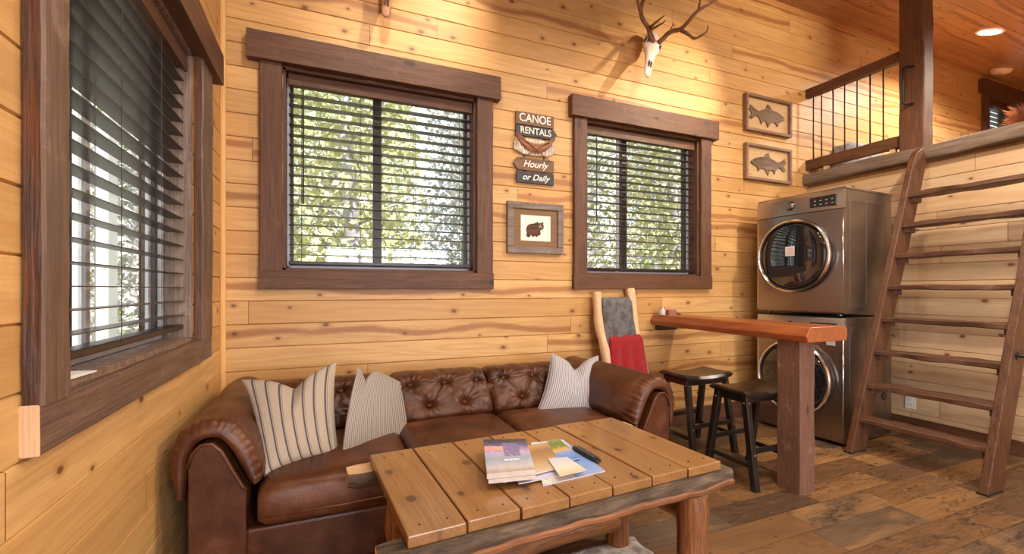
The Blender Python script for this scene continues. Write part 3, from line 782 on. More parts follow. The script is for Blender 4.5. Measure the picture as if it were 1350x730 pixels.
# remote
a, b = tp(758, 586, TZ+.02), tp(789, 604, TZ+.02); d = (b-a).normalized(); pr = V((-d.y, d.x, 0))
rm = thing('remote_control', ((a+b)/2).xy.to_3d()+V((0, 0, TZ)), 'slim black remote control beside the booklets on the coffee table', 'remote')
m = MB(); rs = []
for k in range(9):
    c = a.lerp(b, k/8); w = .021*(1-.25*abs(k/8-.45)); e = .7 if k in (0, 8) else 1.0
    rs.append([c+pr*(w*e*math.cos(2*PI*i/14))+V((0, 0, -.010+.010*e*math.sin(2*PI*i/14)*(1 if math.sin(2*PI*i/14) > 0 else .9))) for i in range(14)])
m.rings(rs); m.build('remote_body', plain('black_plastic', (.018, .018, .022), .3), rm, smooth=2)
for k in range(8):
    for s in (-1, 0, 1):
        c = a.lerp(b, .14+k*.1)+pr*s*.009; m = MB(); m.sphere(c+V((0, 0, .0)), .003, 8, (1, 1, .5)); m.build('button', plain('grey_rubber', (.16, .16, .18), .6), rm, smooth=True)

# ------------------------------------------------------------------ blanket ladder and throws
BY = lambda z: 3.0-.295*(1.19-z)/1.19-.0
bl = thing('blanket_ladder', (2.12, 2.75, 0), 'pale peeled-log ladder leaning on the wall behind the sofa arm', 'ladder')
def by(z): return YB-.06-.27*(1.15-z)
for xx, ht, sd in ((1.965, 1.16, 1), (2.29, 1.19, 2)):
    m = MB(); N = 16; m.tube([(xx+.008*math.sin(i*.8+sd), by(z)+.004*math.sin(i*1.1), z) for i, z in enumerate([lerp(.0, ht, k/N) for k in range(N+1)])], [.042-.006*k/N+.003*math.sin(k*2.1) for k in range(N+1)], 14, amp=.14, seed=sd)
    m.build('rail', pale('Z'), bl, smooth=2)
for z in (1.07, .79, .5, .22):
    m = MB(); m.tube([(1.965, by(z), z), (2.12, by(z), z+.004), (2.29, by(z), z)], .019, 10, amp=.1); m.build('rung', pale('X'), bl, smooth=True)
def throw(name, label, ztop, drop_f, drop_b, xa, xb, mat, amp, out=.03, th=.014):
    def fn(u, v):
        x = lerp(xa, xb, u); tot = drop_f+drop_b+.06; s = v*tot; wob = amp*math.sin(u*19+v*3)+amp*1.2*mnoise.noise(V((u*5, v*4, ztop*9)))
        if s < drop_b: z = ztop-(drop_b-s); y = by(ztop)+.03+.1*(drop_b-s)*0+min(.02, .0)
        elif s < drop_b+.06: a = (s-drop_b)/.06*PI; z = ztop+.028*math.sin(a)+.0; y = by(ztop)+.03*math.cos(a)
        else: q = s-drop_b-.06; z = ztop-q; y = by(ztop)-out-.22*q
        f_ = sm((s-drop_b-.06)/.14) if s > drop_b else 0
        return (x+.006*math.sin(v*6+u*2), y-.004+wob*f_, z)
    m = MB(); m.grid(fn, 44, 60); o = m.build(name, mat, smooth=True, solid=th); return tag(o, label, 'blanket')
throw('throw_blanket', 'shaggy grey throw hanging from the top rung of the log ladder', 1.085, .32, .28, 1.985, 2.265, fluffy('grey_fur', (.085, .075, .075), (.17, .155, .158), 110.0), .009, out=.035, th=.024)
throw('throw_blanket', 'bright red plush throw hanging on the log ladder below the grey one', .80, .40, .2, 1.99, 2.30, fluffy('red_plush', (.30, .006, .010), (.37, .009, .013), 140.0), .007, out=.05, th=.026)

# ------------------------------------------------------------------ bar
br = thing('bar_counter', (2.6, 2.3, 0), 'live-edge reddish wood bar slab fixed to the wall on a thick dark post', 'bar table')
m = MB(); N = 50; rs = []
for k in range(N+1):
    t = k/N; y = lerp(YB-.0, 1.66, t); n1 = mnoise.noise(V((y*2.3, 1, 0))); n2 = mnoise.noise(V((y*2.1, 7, 0)))
    xl = lerp(2.545, 2.475, t)+.018*n1; xr = 2.84+.012*n2; b = .030+.01*mnoise.noise(V((y*3, 3, 2)))
    rs.append([(xl+.012, y, .888), (xl+b*.2, y, .905), (xl, y, .925), (xl+b, y, .972), (xl+b+.01, y, .975), (xr-.025, y, .975), (xr-.008, y, .965), (xr, y, .93), (xr-.012, y, .888)])
m.rings(rs); m.build('bar_top', redwood('Y'), br, smooth=2, bevel=.004)
m = MB(); m.beam((2.59, 1.805, 0), (2.59, 1.805, .888), .152, .125, up=(1, 0, 0), amp=.004, seg=14, ch=.007)
m.build('post', wood('Z', (.205, .105, .068), (.11, .052, .034), knot=(.03, .014, .008), rough=.5, mixf=.8, bump=.5, red=(.27, .12, .06), hi=(.30, .22, .19)), br)
m = MB(); m.box((2.60, YB-.05, .84), (2.8, YB-.0, .888)); m.build('wall_cleat', trimw('X'), br, bevel=.004)
c0 = P(873, 411, 'Y', 2.93)
jar = thing('glass_jar', (c0.x, 2.93, .975), 'tiny pale glass jar at the wall end of the bar', 'jar')
m = MB(); m.lathe((c0.x, 2.93, .975), [(.001, 0), (.024, 0), (.027, .01), (.027, .042), (.022, .05), (.001, .05)], 20); m.build('jar_body', plain('pale_glass', (.55, .50, .48), .12), jar, smooth=2)
m = MB(); m.lathe((c0.x, 2.93, 1.025), [(.001, 0), (.023, 0), (.023, .012), (.001, .012)], 20); m.build('lid', plain('rose_metal', (.62, .36, .28), .3, .6), jar, smooth=2)
cs = thing('coaster_stack', (c0.x+.075, 2.93, .975), 'little stack of dark red coasters next to the glass jar', 'coasters')
for k in range(5):
    m = MB(); q = R.uniform(-.004, .004); m.box((c0.x+.036+q, 2.89, .975+k*.0095), (c0.x+.118+q, 2.975, .975+k*.0095+.0085)); m.build('coaster', plain('coaster_red', (.30, .10, .075), .5) if k % 2 else plain('coaster_pale', (.46, .22, .18), .5), cs, bevel=.002)
m = MB(); m.box((c0.x+.125, 2.9, .975), (c0.x+.17, 2.96, .993)); m.prism([(c0.x+.12, 2.93, .993), (c0.x+.175, 2.93, .993), (c0.x+.15, 2.93, 1.006)], (0, .02, 0))
tag(m.build('matchbox', plain('brown_box', (.16, .06, .025), .5), bevel=.002), 'small dark brown box lying right of the red coasters on the bar', 'box')

def stool(loc, label, src=[None]):
    if src[0] is None:
        r = thing('bar_stool', loc, label, 'stool', 'black saddle stools at the bar')
        bk = blackw(); W, D, H = .45, .27, .585
        m = MB(); NX = 24
        def seat(x, y): return H-.022*(1-(x/(W/2))**2)-.0*abs(y)
        top = plain('worn_black_seat', (.030, .017, .012), .28, var=.4, bs=30.0, coat=.2)
        rs = []
        for k in range(NX+1):
            x = -W/2+W*k/NX; zt = seat(x, 0); e = .012 if k in (0, NX) else 0
            rs.append([(x, -D/2, zt-.036+e), (x, -D/2-.004, zt-.018), (x, -D/2+.012, zt-e), (x, 0, zt-.004-e), (x, D/2-.012, zt-e), (x, D/2+.004, zt-.018), (x, D/2, zt-.036+e)])
        m.rings(rs); m.build('seat', top, r, local=True, smooth=2)
        for y in (-D/2+.03, D/2-.03):
            m = MB(); m.box((-W/2+.045, y-.01, H-.085), (W/2-.045, y+.01, H-.05)); m.build('apron', bk, r, local=True, bevel=.003)
        for x in (-W/2+.04, W/2-.04):
            m = MB(); m.box((x-.01, -D/2+.02, H-.085), (x+.01, D/2-.02, H-.04)); m.build('apron', bk, r, local=True, bevel=.003)
        for sx in (-1, 1):
            for sy in (-1, 1):
                t = V((sx*(W/2-.045), sy*(D/2-.035), H-.045)); b = V((sx*(W/2-.03), sy*(D/2+.045), 0))
                m = MB(); m.beam(t, b, .043, .04, up=(1, 0, 0), ch=.005); lg = m.build('leg', bk, r, local=True)
                m = MB(); q = t.lerp(b, .07); m.sphere(q+V((sx*.019, -.0, 0)), .006, 8, (.5, 1, 1)); m.sphere(q+V((0, sy*.021, 0)), .006, 8, (1, .5, 1))
                q = t.lerp(b, .62); m.sphere(q+V((0, sy*.021, 0)), .006, 8, (1, .5, 1)); m.build('bolt', plain('bolt_steel', (.5, .5, .55), .3, 1.0), lg, local=True, smooth=True)
        for sy in (-1, 1):
            y = sy*(D/2+.02); m = MB(); m.beam((-W/2+.035, y, .225), (W/2-.035, y, .225), .018, .032); m.build('stretcher', bk, r, local=True)
        for sx in (-1, 1):
            x = sx*(W/2-.034); m = MB(); m.beam((x, -D/2-.03, .135), (x, D/2+.03, .135), .018, .03); m.build('stretcher', bk, r, local=True)
        src[0] = r; return r
    r = copy_tree(src[0]); r.location = loc; r['label'] = label; return r
stool((2.525, 2.045, 0), 'black saddle stool right beside the bar post, nearer the room')
stool((2.555, 2.55, 0), 'black saddle stool tucked under the wall end of the bar')

# ------------------------------------------------------------------ washer and dryer
AP = V((3.587, 2.124, 0)); AR = math.radians(3.3)
def appliance(z0, label, name, sticker, knobx, low):
    Wd, Dp, H = .70, .685, .985-.012
    r = thing(name, (AP.x, AP.y, z0), label, 'dryer' if name == 'clothes_dryer' else 'washing machine', rz=AR)
    S = steel(); DK = plain('appliance_dark', (.02, .018, .018), .25)
    # local: front face on x=0 looking to -x, width along +y, depth along +x
    m = MB(); m.box((.02, 0, .012), (Dp, Wd, H)); m.build('cabinet', steel((.30, .26, .23), .33), r, local=True, bevel=.012)
    # front sheet with a slight bow
    m = MB(); N = 20; rs = []
    for k in range(N+1):
        y = Wd*k/N; q = y/Wd*2-1; x = -.022*(1-q*q)
        rs.append([(x, y, .03), (x, y, H-.16), (.03, y, H-.16), (.03, y, .03)])
    m.rings(rs); m.build('front_panel', S, r, local=True, smooth=2)
    m = MB(); rs = []
    for k in range(N+1):
        y = Wd*k/N; q = y/Wd*2-1; x = -.024*(1-q*q)
        rs.append([(x-.004, y, H-.155), (x+.004, y, H-.03), (x+.016, y, H-.004), (.04, y, H-.002), (.04, y, H-.155)])
    m.rings(rs); m.build('control_panel', steel((.46, .40, .36) if not low else (.55, .52, .50), .3), r, local=True, smooth=2)
    m = MB(); m.box((-.026, .045, H-.125), (.01, .235, H-.045)); dsp = m.build('display', DK, r, local=True, bevel=.003)
    m = MB()
    for i in range(4):
        for j in range(2): m.box((-.0275, .06+i*.042, H-.112+j*.03), (-.0255, .075+i*.042, H-.104+j*.03))
    m.build('indicator', plain('indicator_pale', (.34, .27, .22), .4), dsp, local=True)
    m = MB(); m.lathe((-.03, Wd*.56, H-.083), [(.001, -.018), (.026, -.016), (.031, -.006), (.031, .02)], 28, 'X'); kb = m.build('knob', S, r, local=True, smooth=2)
    m = MB(); m.lathe((-.026, Wd*.56, H-.083), [(.036, .0), (.040, .006), (.036, .014)], 28, 'X'); m.build('knob_ring', DK, kb, local=True, smooth=2)
    # chrome side strips of the front
    for y in (.008, .034, Wd-.014):
        m = MB(); m.tube([(.004, y, .03), (.001, y, H*.5), (.004, y, H-.16)], .006 if y != .034 else .004, 8); m.build('trim_strip', plain('chrome', (.75, .72, .70), .18, 1.0), r, local=True, smooth=True)
    # round door
    cy, cz, rr = Wd*.5+.005, .475, .298
    m = MB(); m.lathe((-.02, cy, cz), [(rr, .02), (rr, -.02), (rr-.012, -.038), (rr-.02, -.042), (rr-.028, -.034), (rr-.03, .0)], 56, 'X'); dr_ = m.build('door', plain('door_rim_dark', (.07, .055, .05), .22, .7), r, local=True, smooth=2)
    m = MB(); m.lathe((-.02, cy, cz), [(rr-.006, -.028), (rr-.002, -.040), (rr-.012, -.046), (rr-.018, -.040)], 56, 'X', caps=False); m.build('door_ring', plain('chrome', (.75, .72, .70), .18, 1.0), dr_, local=True, smooth=2)
    g = NT('dark_door_glass'); gm = g.fin((.012, .012, .014), .03, spec=.9, coat=1.0, coatr=.02)
    m = MB(); m.lathe((-.02, cy, cz), [(rr-.024, -.030), (rr-.045, -.037), (rr*.55, -.046), (rr*.25, -.051), (.001, -.052)], 56, 'X'); m.build('door_glass', gm, dr_, local=True, smooth=True)
    m = MB()
    m.prism([(-.068, cy+rr*math.cos(a)*.985-.0, cz+rr*math.sin(a)*.985) for a in [-.5+i/12 for i in range(13)]]+[(-.068, cy+rr*math.cos(a)*.88, cz+rr*math.sin(a)*.88) for a in [.5-i/12 for i in range(13)]], (.03, 0, 0)) if False else None
    # grip on the right rim (the side nearer the room)
    m = MB(); m.tube([(-.058, cy-(rr-.018)*math.cos(a), cz+(rr-.018)*math.sin(a)) for a in [-.75+1.5*i/14 for i in range(15)]], [.004+.008*math.sin(PI*i/14) for i in range(15)], 8); m.build('door_handle', plain('chrome_satin', (.6, .57, .55), .3, 1.0), dr_, local=True, smooth=True)
    if sticker:
        m = MB(); m.box((-.0735, cy-.03, cz+.0), (-.072, cy+.045, cz+.078)); st = m.build('sticker', plain('sticker_white', (.78, .66, .60), .6), r, local=True); st['label'] = 'small square white notice stuck on the door glass'
        m = MB()
        for i in range(6): m.box((-.074, cy-.024, cz+.010+i*.010), (-.0735, cy+.038-(i % 2)*.012, cz+.0135+i*.010))
        m.build('print', plain('sticker_ink', (.45, .33, .30), .6), st, local=True)
    # pressed side panel: raised border and vents towards the camera
    m = MB(); m.box((.07, -.003, .06), (.10, 0, H-.07)); m.box((Dp-.1, -.003, .06), (Dp-.07, 0, H-.07)); m.box((.10, -.003, .06), (Dp-.1, 0, .09)); m.box((.1, -.003, H-.1), (Dp-.1, 0, H-.07)); m.box((.30, -.002, .1), (.31, 0, H-.1))
    m.build('side_panel', steel((.31, .27, .24), .36), r, local=True, bevel=.0015)
    if low:
        m = MB(); m.lathe((Dp-.12, -.004, .33), [(.001, 0), (.035, 0), (.03, .004), (.001, .004)], 20, 'Y'); m.build('side_port', DK, r, local=True, smooth=2)
        m = MB(); m.box((-.027, .05, .56+.2), (-.021, .11, .60+.2)); m.build('energy_label', plain('label_pale', (.5, .46, .45), .5), r, local=True)
    for x in (.06, Dp-.06):
        for y in (.06, Wd-.06):
            m = MB(); m.lathe((x, y, 0), [(.02, 0), (.02, .02)], 12); m.build('foot', DK, r, local=True)
    if name == 'clothes_dryer':
        m = MB(); m.box((.015, -.004, H-.012), (Dp+.006, Wd+.004, H+.008)); m.build('top_lid', steel((.30, .26, .24), .3), r, local=True, bevel=.004)
    return r
appliance(0, 'stainless front-load washer standing on the floor beneath the dryer', 'washing_machine', False, .6, True)
appliance(.985, 'stainless front-load dryer stacked on top of the washer', 'clothes_dryer', True, .6, False)

# ------------------------------------------------------------------ loft ladder
LX0, LX1, LZT = 3.49, 4.335, 2.33
def lx(z): return LX0+(LX1-LX0)*z/LZT
ll = thing('loft_ladder', (LX0, 1.67, 0), 'steep dark wood ladder with eight treads leading up to the loft', 'ladder')
dirv = (V((LX1, 0, LZT))-V((LX0, 0, 0))).normalized(); perp = V((dirv.z, 0, -dirv.x))
def rail(y, th, seed):
    m = MB(); N = 18; rs = []
    for k in range(N+1):
        z = LZT*k/N; x = lx(z); q = lambda s: .004*mnoise.noise(V((z*3, s, seed)))
        hw = .175
        zb = z
        pts = [(x, y-th/2+q(1), zb), (x+hw+q(5), y-th/2+q(2), zb), (x+hw+q(5), y+th/2+q(3), zb), (x, y+th/2+q(4), zb)]
        if k == N: pts = [(x-.0, y-th/2, z-.05), (x+hw*.5, y-th/2, z+.0), (x+hw*.5, y+th/2, z+.0), (x-.0, y+th/2, z-.05)]
        rs.append(pts)
    m.rings(rs); return m.build('side_rail', wood('Z', (.145, .055, .022), (.05, .019, .009), knot=(.02, .008, .004), rough=.42, mixf=.8, bump=.4, red=(.2, .075, .028), hi=(.16, .095, .07)), ll, bevel=.006)
rail(2.045, .045, 1); rr_ = rail(1.325, .045, 2)
tmat = wood('Y', (.15, .062, .03), (.055, .024, .014), knot=(.02, .01, .006), rough=.45, mixf=.8, bump=.5, red=(.17, .07, .03), hi=(.18, .115, .09))
for k in range(8):
    z = .254+.2415*k; x = lx(z); m = MB(); m.beam((x+.082, 1.345, z-.018), (x+.082, 2.025, z-.018), .15, .036, amp=.008, seg=20, ch=.006, seed=k); m.build('tread', tmat, ll)
    for y in (1.36, 2.01):
        m = MB(); m.beam((x+.03, y, z-.055), (x+.14, y, z-.055), .025, .04, amp=.002, seg=2, seed=k); m.build('cleat', tmat, ll)
for y in (2.045, 1.325):
    m = MB(); m.box((LX0-.0, y-.026, 0), (LX0+.176, y+.026, .012)); m.build('foot_pad', plain('black_pad', (.015, .013, .012), .6), ll)
m = MB(); hz = .79
m.tube([(lx(hz)+.06, 1.30, hz), (lx(hz)+.06, 1.265, hz), (lx(hz)+.075, 1.245, hz), (lx(hz)+.10, 1.235, hz), (lx(hz)+.25, 1.235, hz+.002)], .011, 10); m.lathe((lx(hz)+.06, 1.302, hz), [(.001, -.006), (.024, -.006), (.024, .002)], 16, 'Y')
h_ = m.build('grab_handle', plain('black_iron', (.015, .014, .015), .35), ll, smooth=2); h_['label'] = 'black metal grab handle on the right rail'
# outlet plate on the wall below the loft
oc = P(1200.5, 529, 'X', XR); ol = thing('wall_outlet', (XR, oc.y, oc.z), 'white electrical outlet low on the wall behind the ladder', 'outlet')
m = MB(); m.box((XR-.006, oc.y-.037, oc.z-.06), (XR, oc.y+.037, oc.z+.06)); m.build('cover_plate', plain('white_plastic', (.75, .74, .70), .4), ol, bevel=.002)
for s in (-.024, .024):
    m = MB(); m.box((XR-.0085, oc.y-.017, oc.z+s-.014), (XR-.005, oc.y+.017, oc.z+s+.014)); m.build('socket', plain('socket_plastic', (.62, .60, .57), .4), ol, bevel=.002)

# ------------------------------------------------------------------ loft railing, post
rl = thing('loft_railing', (XR, 2.6, ZL), 'dark wood and thin metal railing along the loft edge', 'railing')
m = MB(); m.beam((XR, YB-.0, 3.185), (XR, 2.225, 3.185), .07, .085, amp=.004, seg=12); m.build('top_rail', trimw('Y'), rl)
m = MB(); m.beam((XR, YB-.0, 2.455), (XR, 2.225, 2.455), .06, .10, amp=.005, seg=12); m.build('bottom_rail', trimw('Y'), rl)
for y in (2.99, 2.91, 2.80, 2.695, 2.587, 2.48, 2.376):
    m = MB(); m.tube([(XR, y, 2.50), (XR, y, 3.15)], .0062, 8); m.build('spindle', plain('rusty_iron', (.06, .028, .016), .5, .3), rl, smooth=True)
for y in (2.86, 2.3):
    m = MB(); m.box((XR-.02, y-.02, ZL-.01), (XR+.02, y+.02, 2.41)); m.build('rail_block', pale('Z'), rl)
po = thing('loft_post', (4.60, 2.15, ZL-.03), 'thick dark timber post rising from the loft edge to the ceiling', 'post')
m = MB(); m.beam((4.575, 2.148, ZL-.03), (4.575, 2.148, zc(2.148)-.03), .175, .14, up=(1, 0, 0), amp=.004, seg=20, ch=.008); m.build('timber', trimw('Z'), po)
m = MB(); hy = P(1197, 110, 'X', 4.49).y; z0_, z1_ = P(1195, 137, 'X', 4.46).z, P(1195, 88, 'X', 4.46).z
m.tube([(4.51, hy-.03, z1_), (4.46, hy+.0, z1_+.003), (4.44, hy+.01, z1_-.015), (4.437, hy+.01, (z0_+z1_)/2), (4.44, hy+.01, z0_+.015), (4.46, hy+.0, z0_-.003), (4.51, hy-.03, z0_)], .010, 10)
h_ = m.build('grab_handle', plain('black_iron', (.015, .014, .015), .35), po, smooth=True); h_['label'] = 'black metal grab handle on the post'
# things on the loft
def cushion(name, c, sx, sy, sz, mat, label, cat, rz=0.0):
    m = MB(); n = 30; c = V(c)
    for j in range(n+1):
        for i in range(n+1):
            pass
    rs = []
    for k in range(n//2+1):
        ph = -PI/2+PI*k/(n//2); cz, rr = math.sin(ph), math.cos(ph); ring = []
        for i in range(n):
            a = 2*PI*i/n; ca, sa = math.cos(a), math.sin(a)
            x = math.copysign(abs(ca)**.45, ca)*max(rr, .01)**.5; y = math.copysign(abs(sa)**.45, sa)*max(rr, .01)**.5
            ring.append(c+V((x*sx+.01*mnoise.noise(V((x*3, y*3, cz))), y*sy, (cz*.5+.5)*sz+.008*mnoise.noise(V((x*7, y*7, 3))))))
        rs.append(ring)
    m.rings(rs); return tag(m.build(name, mat, smooth=True), label, cat)
cushion('bed_pillow', (5.02, 2.86, ZL), .30, .13, .31, fluffy('grey_bedding', (.50, .50, .52), (.26, .26, .28), 40.0), 'grey patterned pillow on the loft floor behind the railing', 'pillow')
cushion('folded_blanket', (4.86, 2.42, ZL), .09, .10, .055, plain('navy_cloth', (.10, .11, .26), .8), 'small folded navy blue cloth on the loft beside the post', 'blanket')
dp = P(1332, 150, 'X', 7.0)
pv = thing('dried_plume', (dp.x+.35, dp.y, ZL), 'reddish-brown feathery dried plume in front of the loft window', 'plant')
m = MB(); rr = random.Random(3)
for k in range(420):
    s = rr.random(); base = V((dp.x+.40-s*.10, dp.y-.03+rr.uniform(-.03, .03), dp.z-.10+s*.10)); an = rr.uniform(2.5, 3.5)+rr.uniform(-.3, .3); l = rr.uniform(.18, .48)*(1-.2*s)
    t = base+V((math.cos(an)*l, rr.uniform(-.1, .1), math.sin(an)*l*.6+.06-.1*s)); w = .007
    m.add([base+V((0, 0, -w)), base+V((0, 0, w)), (base+t)/2+V((0, 0, w*1.6+.02)), t, (base+t)/2+V((0, 0, -w*1.6+.02))], [(0, 1, 2, 3, 4)])
m.build('plume', plain('rust_fibres', (.42, .15, .06), .8, var=.3), pv)
m = MB(); m.tube([(dp.x+.38, dp.y, dp.z-.05), (dp.x+.5, dp.y, dp.z-.25), (dp.x+.42, dp.y, ZL+.28)], .006, 8); m.build('stem', logw('Z'), pv)
m = MB(); m.lathe((dp.x+.42, dp.y, ZL), [(.05, 0), (.08, .08), (.07, .2), (.04, .28), (.045, .30)], 20); m.build('vase', plain('clay_vase', (.25, .12, .07), .5), pv, smooth=True)
# ceiling light and detector
def PC(x, y):
    d = ray(x, y); k = (ZC-CS*YB-CAMZ)/(d.z-CS*d.y); return V((0, 0, CAMZ))+d*k
cl_ = PC(1305, 42); li = thing('recessed_light', cl_, 'round lit recessed light in the wooden ceiling over the loft', 'light')
li.rotation_euler = (math.atan(CS), 0, 0)
m = MB(); m.lathe((0, 0, -.008), [(.085, .004), (.10, -.002), (.112, .006)], 32, caps=False); m.build('trim_ring', plain('white_trim', (.8, .76, .7), .4), li, smooth=True, local=True)
m = MB(); m.lathe((0, 0, -.006), [(.001, -.0005), (.086, 0), (.086, .004)], 32); m.build('lens', emit('lamp_lens', (1, .86, .66), 14.0), li, local=True)
sd_ = PC(1320, 92); so = thing('smoke_detector', sd_, 'round cream smoke detector on the ceiling beside the loft window', 'smoke detector')
so.rotation_euler = (math.atan(CS), 0, 0)
m = MB(); m.lathe((0, 0, 0), [(.001, -.05), (.06, -.05), (.095, -.03), (.105, -.004), (.105, .005)], 32); m.build('housing', plain('cream_plastic', (.70, .52, .36), .5), so, smooth=2, local=True)
m = MB(); m.lathe((0, 0, -.05), [(.001, -.004), (.03, -.004), (.034, .002)], 20); m.build('sensor_cap', plain('cream_cap', (.5, .36, .25), .5), so, smooth=2, local=True)

# ------------------------------------------------------------------ wall decor
def outline_mesh(m, pts, ox, oz, sx, sz, y0, th, mi=0):
    m.prism([(ox+a*sx, y0, oz+b*sz) for a, b in pts], (0, -th, 0), mi)
# fish pictures
FISH = [(-.50, .10), (-.47, .27), (-.36, .16), (-.26, .10), (-.16, .17), (-.06, .22), (-.01, .40), (.06, .33), (.10, .23), (.22, .21), (.34, .15), (.45, .04), (.46, -.03), (.38, -.10), (.30, -.14), (.27, -.30), (.18, -.17), (.08, -.20), (.0, -.40), (-.05, -.21), (-.13, -.19), (-.18, -.33), (-.24, -.12), (-.32, -.06), (-.44, -.20), (-.50, -.16), (-.44, .0)]
def fishpic(x0, x1, z0, z1, flip, label):
    r = thing('framed_fish', ((x0+x1)/2, YB, z0), label, 'picture', 'framed wooden fish pictures')
    fw, d = .026, .045
    m = MB()
    for a in ((x0, x1, z1-fw, z1), (x0, x1, z0, z0+fw), (x0, x0+fw, z0+fw, z1-fw), (x1-fw, x1, z0+fw, z1-fw)): m.box((a[0], YB-d, a[2]), (a[1], YB-.001, a[3]))
    m.build('frame', wood('X', (.30, .17, .09), (.15, .075, .04), rough=.6, mixf=.7, bump=.4), r, bevel=.003)
    m = MB(); m.box((x0+.01, YB-.014, z0+.01), (x1-.01, YB-.006, z1-.01)); m.build('backing', wood('X', (.58, .38, .19), (.46, .28, .12), rough=.7, mixf=.5, bump=.2), r)
    m = MB(); w, h = x1-x0, z1-z0; s = -1 if flip else 1
    pts = [(s*a, b) for a, b in FISH]; pts = pts if s > 0 else pts[::-1]
    outline_mesh(m, pts, (x0+x1)/2, (z0+z1)/2, w*.80, h*.82, YB-.014, .012)
    f = m.build('fish', wood('X', (.25, .145, .08), (.09, .05, .03), rough=.6, mixf=1.0, bump=.5, kn=(.1, .05)), r, bevel=.003)
    m = MB(); m.sphere(((x0+x1)/2+s*w*.30, YB-.027, (z0+z1)/2+h*.05), .006, 10); m.build('eye', plain('fish_eye', (.02, .015, .01), .3), f)
q = [P(984, 121, 'Y', 3.01), P(1044, 134, 'Y', 3.01), P(984, 170, 'Y', 3.01), P(984, 187, 'Y', 3.01), P(984, 235, 'Y', 3.01)]
fishpic(q[0].x, q[1].x, q[2].z, q[0].z, False, 'wood-framed trout picture, the upper one, its head pointing right')
fishpic(q[0].x, q[1].x, q[4].z, q[3].z, True, 'wood-framed trout picture, the lower one, its head pointing left')
bdk0 = plain('bear_dark', (.02, .012, .01), .6)
# bear picture
q0, q1 = P(669, 264, 'Y', 3.02), P(743, 338, 'Y', 3.02); bx0, bx1, bz1, bz0 = q0.x, q1.x, q0.z, P(669, 333, 'Y', 3.02).z
bp = thing('framed_bear', ((bx0+bx1)/2, YB, bz0), 'barnwood-framed bear print hanging below the canoe sign', 'picture')
m = MB(); fw = .05
for a in ((bx0, bx1, bz1-fw, bz1), (bx0, bx1, bz0, bz0+fw), (bx0, bx0+fw, bz0+fw, bz1-fw), (bx1-fw, bx1, bz0+fw, bz1-fw)): m.box((a[0], YB-.035, a[2]), (a[1], YB-.001, a[3]))
m.build('frame', wood('X', (.26, .20, .16), (.12, .085, .065), rough=.6, mixf=.8, bump=.5, hi=(.34, .29, .26)), bp, bevel=.006)
m = MB(); m.box((bx0+.03, YB-.02, bz0+.03), (bx1-.03, YB-.012, bz1-.03)); m.build('mat_board', wood('X', (.22, .12, .045), (.15, .075, .03), rough=.6, mixf=.5, bump=.1), bp)
cx, cz = (bx0+bx1)/2, (bz0+bz1)/2; w2, h2 = (bx1-bx0)*.265, (bz1-bz0)*.25
m = MB(); m.box((cx-w2, YB-.0225, cz-h2), (cx+w2, YB-.019, cz+h2)); pr_ = m.build('print', plain('print_paper', (.78, .70, .62), .6), bp)
EL = [(-.18, .08, .46, .36), (-.42, -.10, .27, .40), (.08, .16, .34, .38), (.30, .22, .27, .30), (.12, .50, .08, .09), (.46, .50, .08, .09), (-.52, -.50, .15, .22), (-.20, -.42, .15, .24), (.04, -.40, .14, .26), (.22, -.30, .12, .24)]
LEGS = []
m = MB()
for k, (ex, ez, ea, eb) in enumerate(EL): outline_mesh(m, [(ex+ea*math.cos(2*PI*i/20), ez+eb*math.sin(2*PI*i/20)) for i in range(20)], cx, cz-.005, w2*.95, h2*.95, YB-.0225, .0006+.00004*k)
for k, (e0, e1, e2, e3) in enumerate(LEGS): outline_mesh(m, [(e0, e2), (e1, e2), (e1, e3), (e0, e3)], cx, cz-.005, w2*.95, h2*.95, YB-.0225, .0009+.00004*k)
be = m.build('bear', wood('X', (.12, .05, .022), (.05, .02, .01), rough=.7, mixf=1, bump=0, kn=(.1, .05)), bp)
m = MB(); outline_mesh(m, [(.32+.12*math.cos(2*PI*i/16), .22+.17*math.sin(2*PI*i/16)) for i in range(16)], cx, cz-.005, w2*.95, h2*.95, YB-.0236, .0004); m.build('face', plain('bear_face', (.36, .22, .15), .7), be)
m = MB()
for ex, ez, er in ((.25, .28, .03), (.40, .28, .03), (.33, .10, .05)): outline_mesh(m, [(ex+er*math.cos(2*PI*i/12), ez+er*math.sin(2*PI*i/12)) for i in range(12)], cx, cz-.005, w2*.95, h2*.95, YB-.0241, .0003)
m.build('eyes_and_nose', bdk0, be)
# canoe rentals sign
sg = thing('canoe_sign', (1.45, YB, 1.98), 'stacked wooden canoe rentals sign hanging between the two windows', 'sign')
brw = wood('X', (.22, .12, .06), (.12, .06, .03), rough=.6, mixf=.7, bump=.3); drk = plain('charcoal_board', (.035, .033, .04), .6, bump=.3, var=.3); wht = plain('cream_letters', (.80, .74, .66), .6)
YS = YB-.022
def board(z0, z1, x0, x1, tipr, tipl, mat, name='sign_board', y=YS):
    zm = (z0+z1)/2; pts = [(x0, z0)]
    if tipr: pts += [(x1-.005, z0), (x1+.028, zm), (x1-.005, z1)]
    else: pts += [(x1, z0), (x1, z1)]
    pts += [(x0, z1)] if not tipl else [(x0+.005, z1), (x0-.03, zm)]
    if tipl: pts[0] = (x0+.005, z0)
    m = MB(); m.prism([(a, y, b) for a, b in pts], (0, .016, 0)); return m.build(name, mat, sg, bevel=.002)
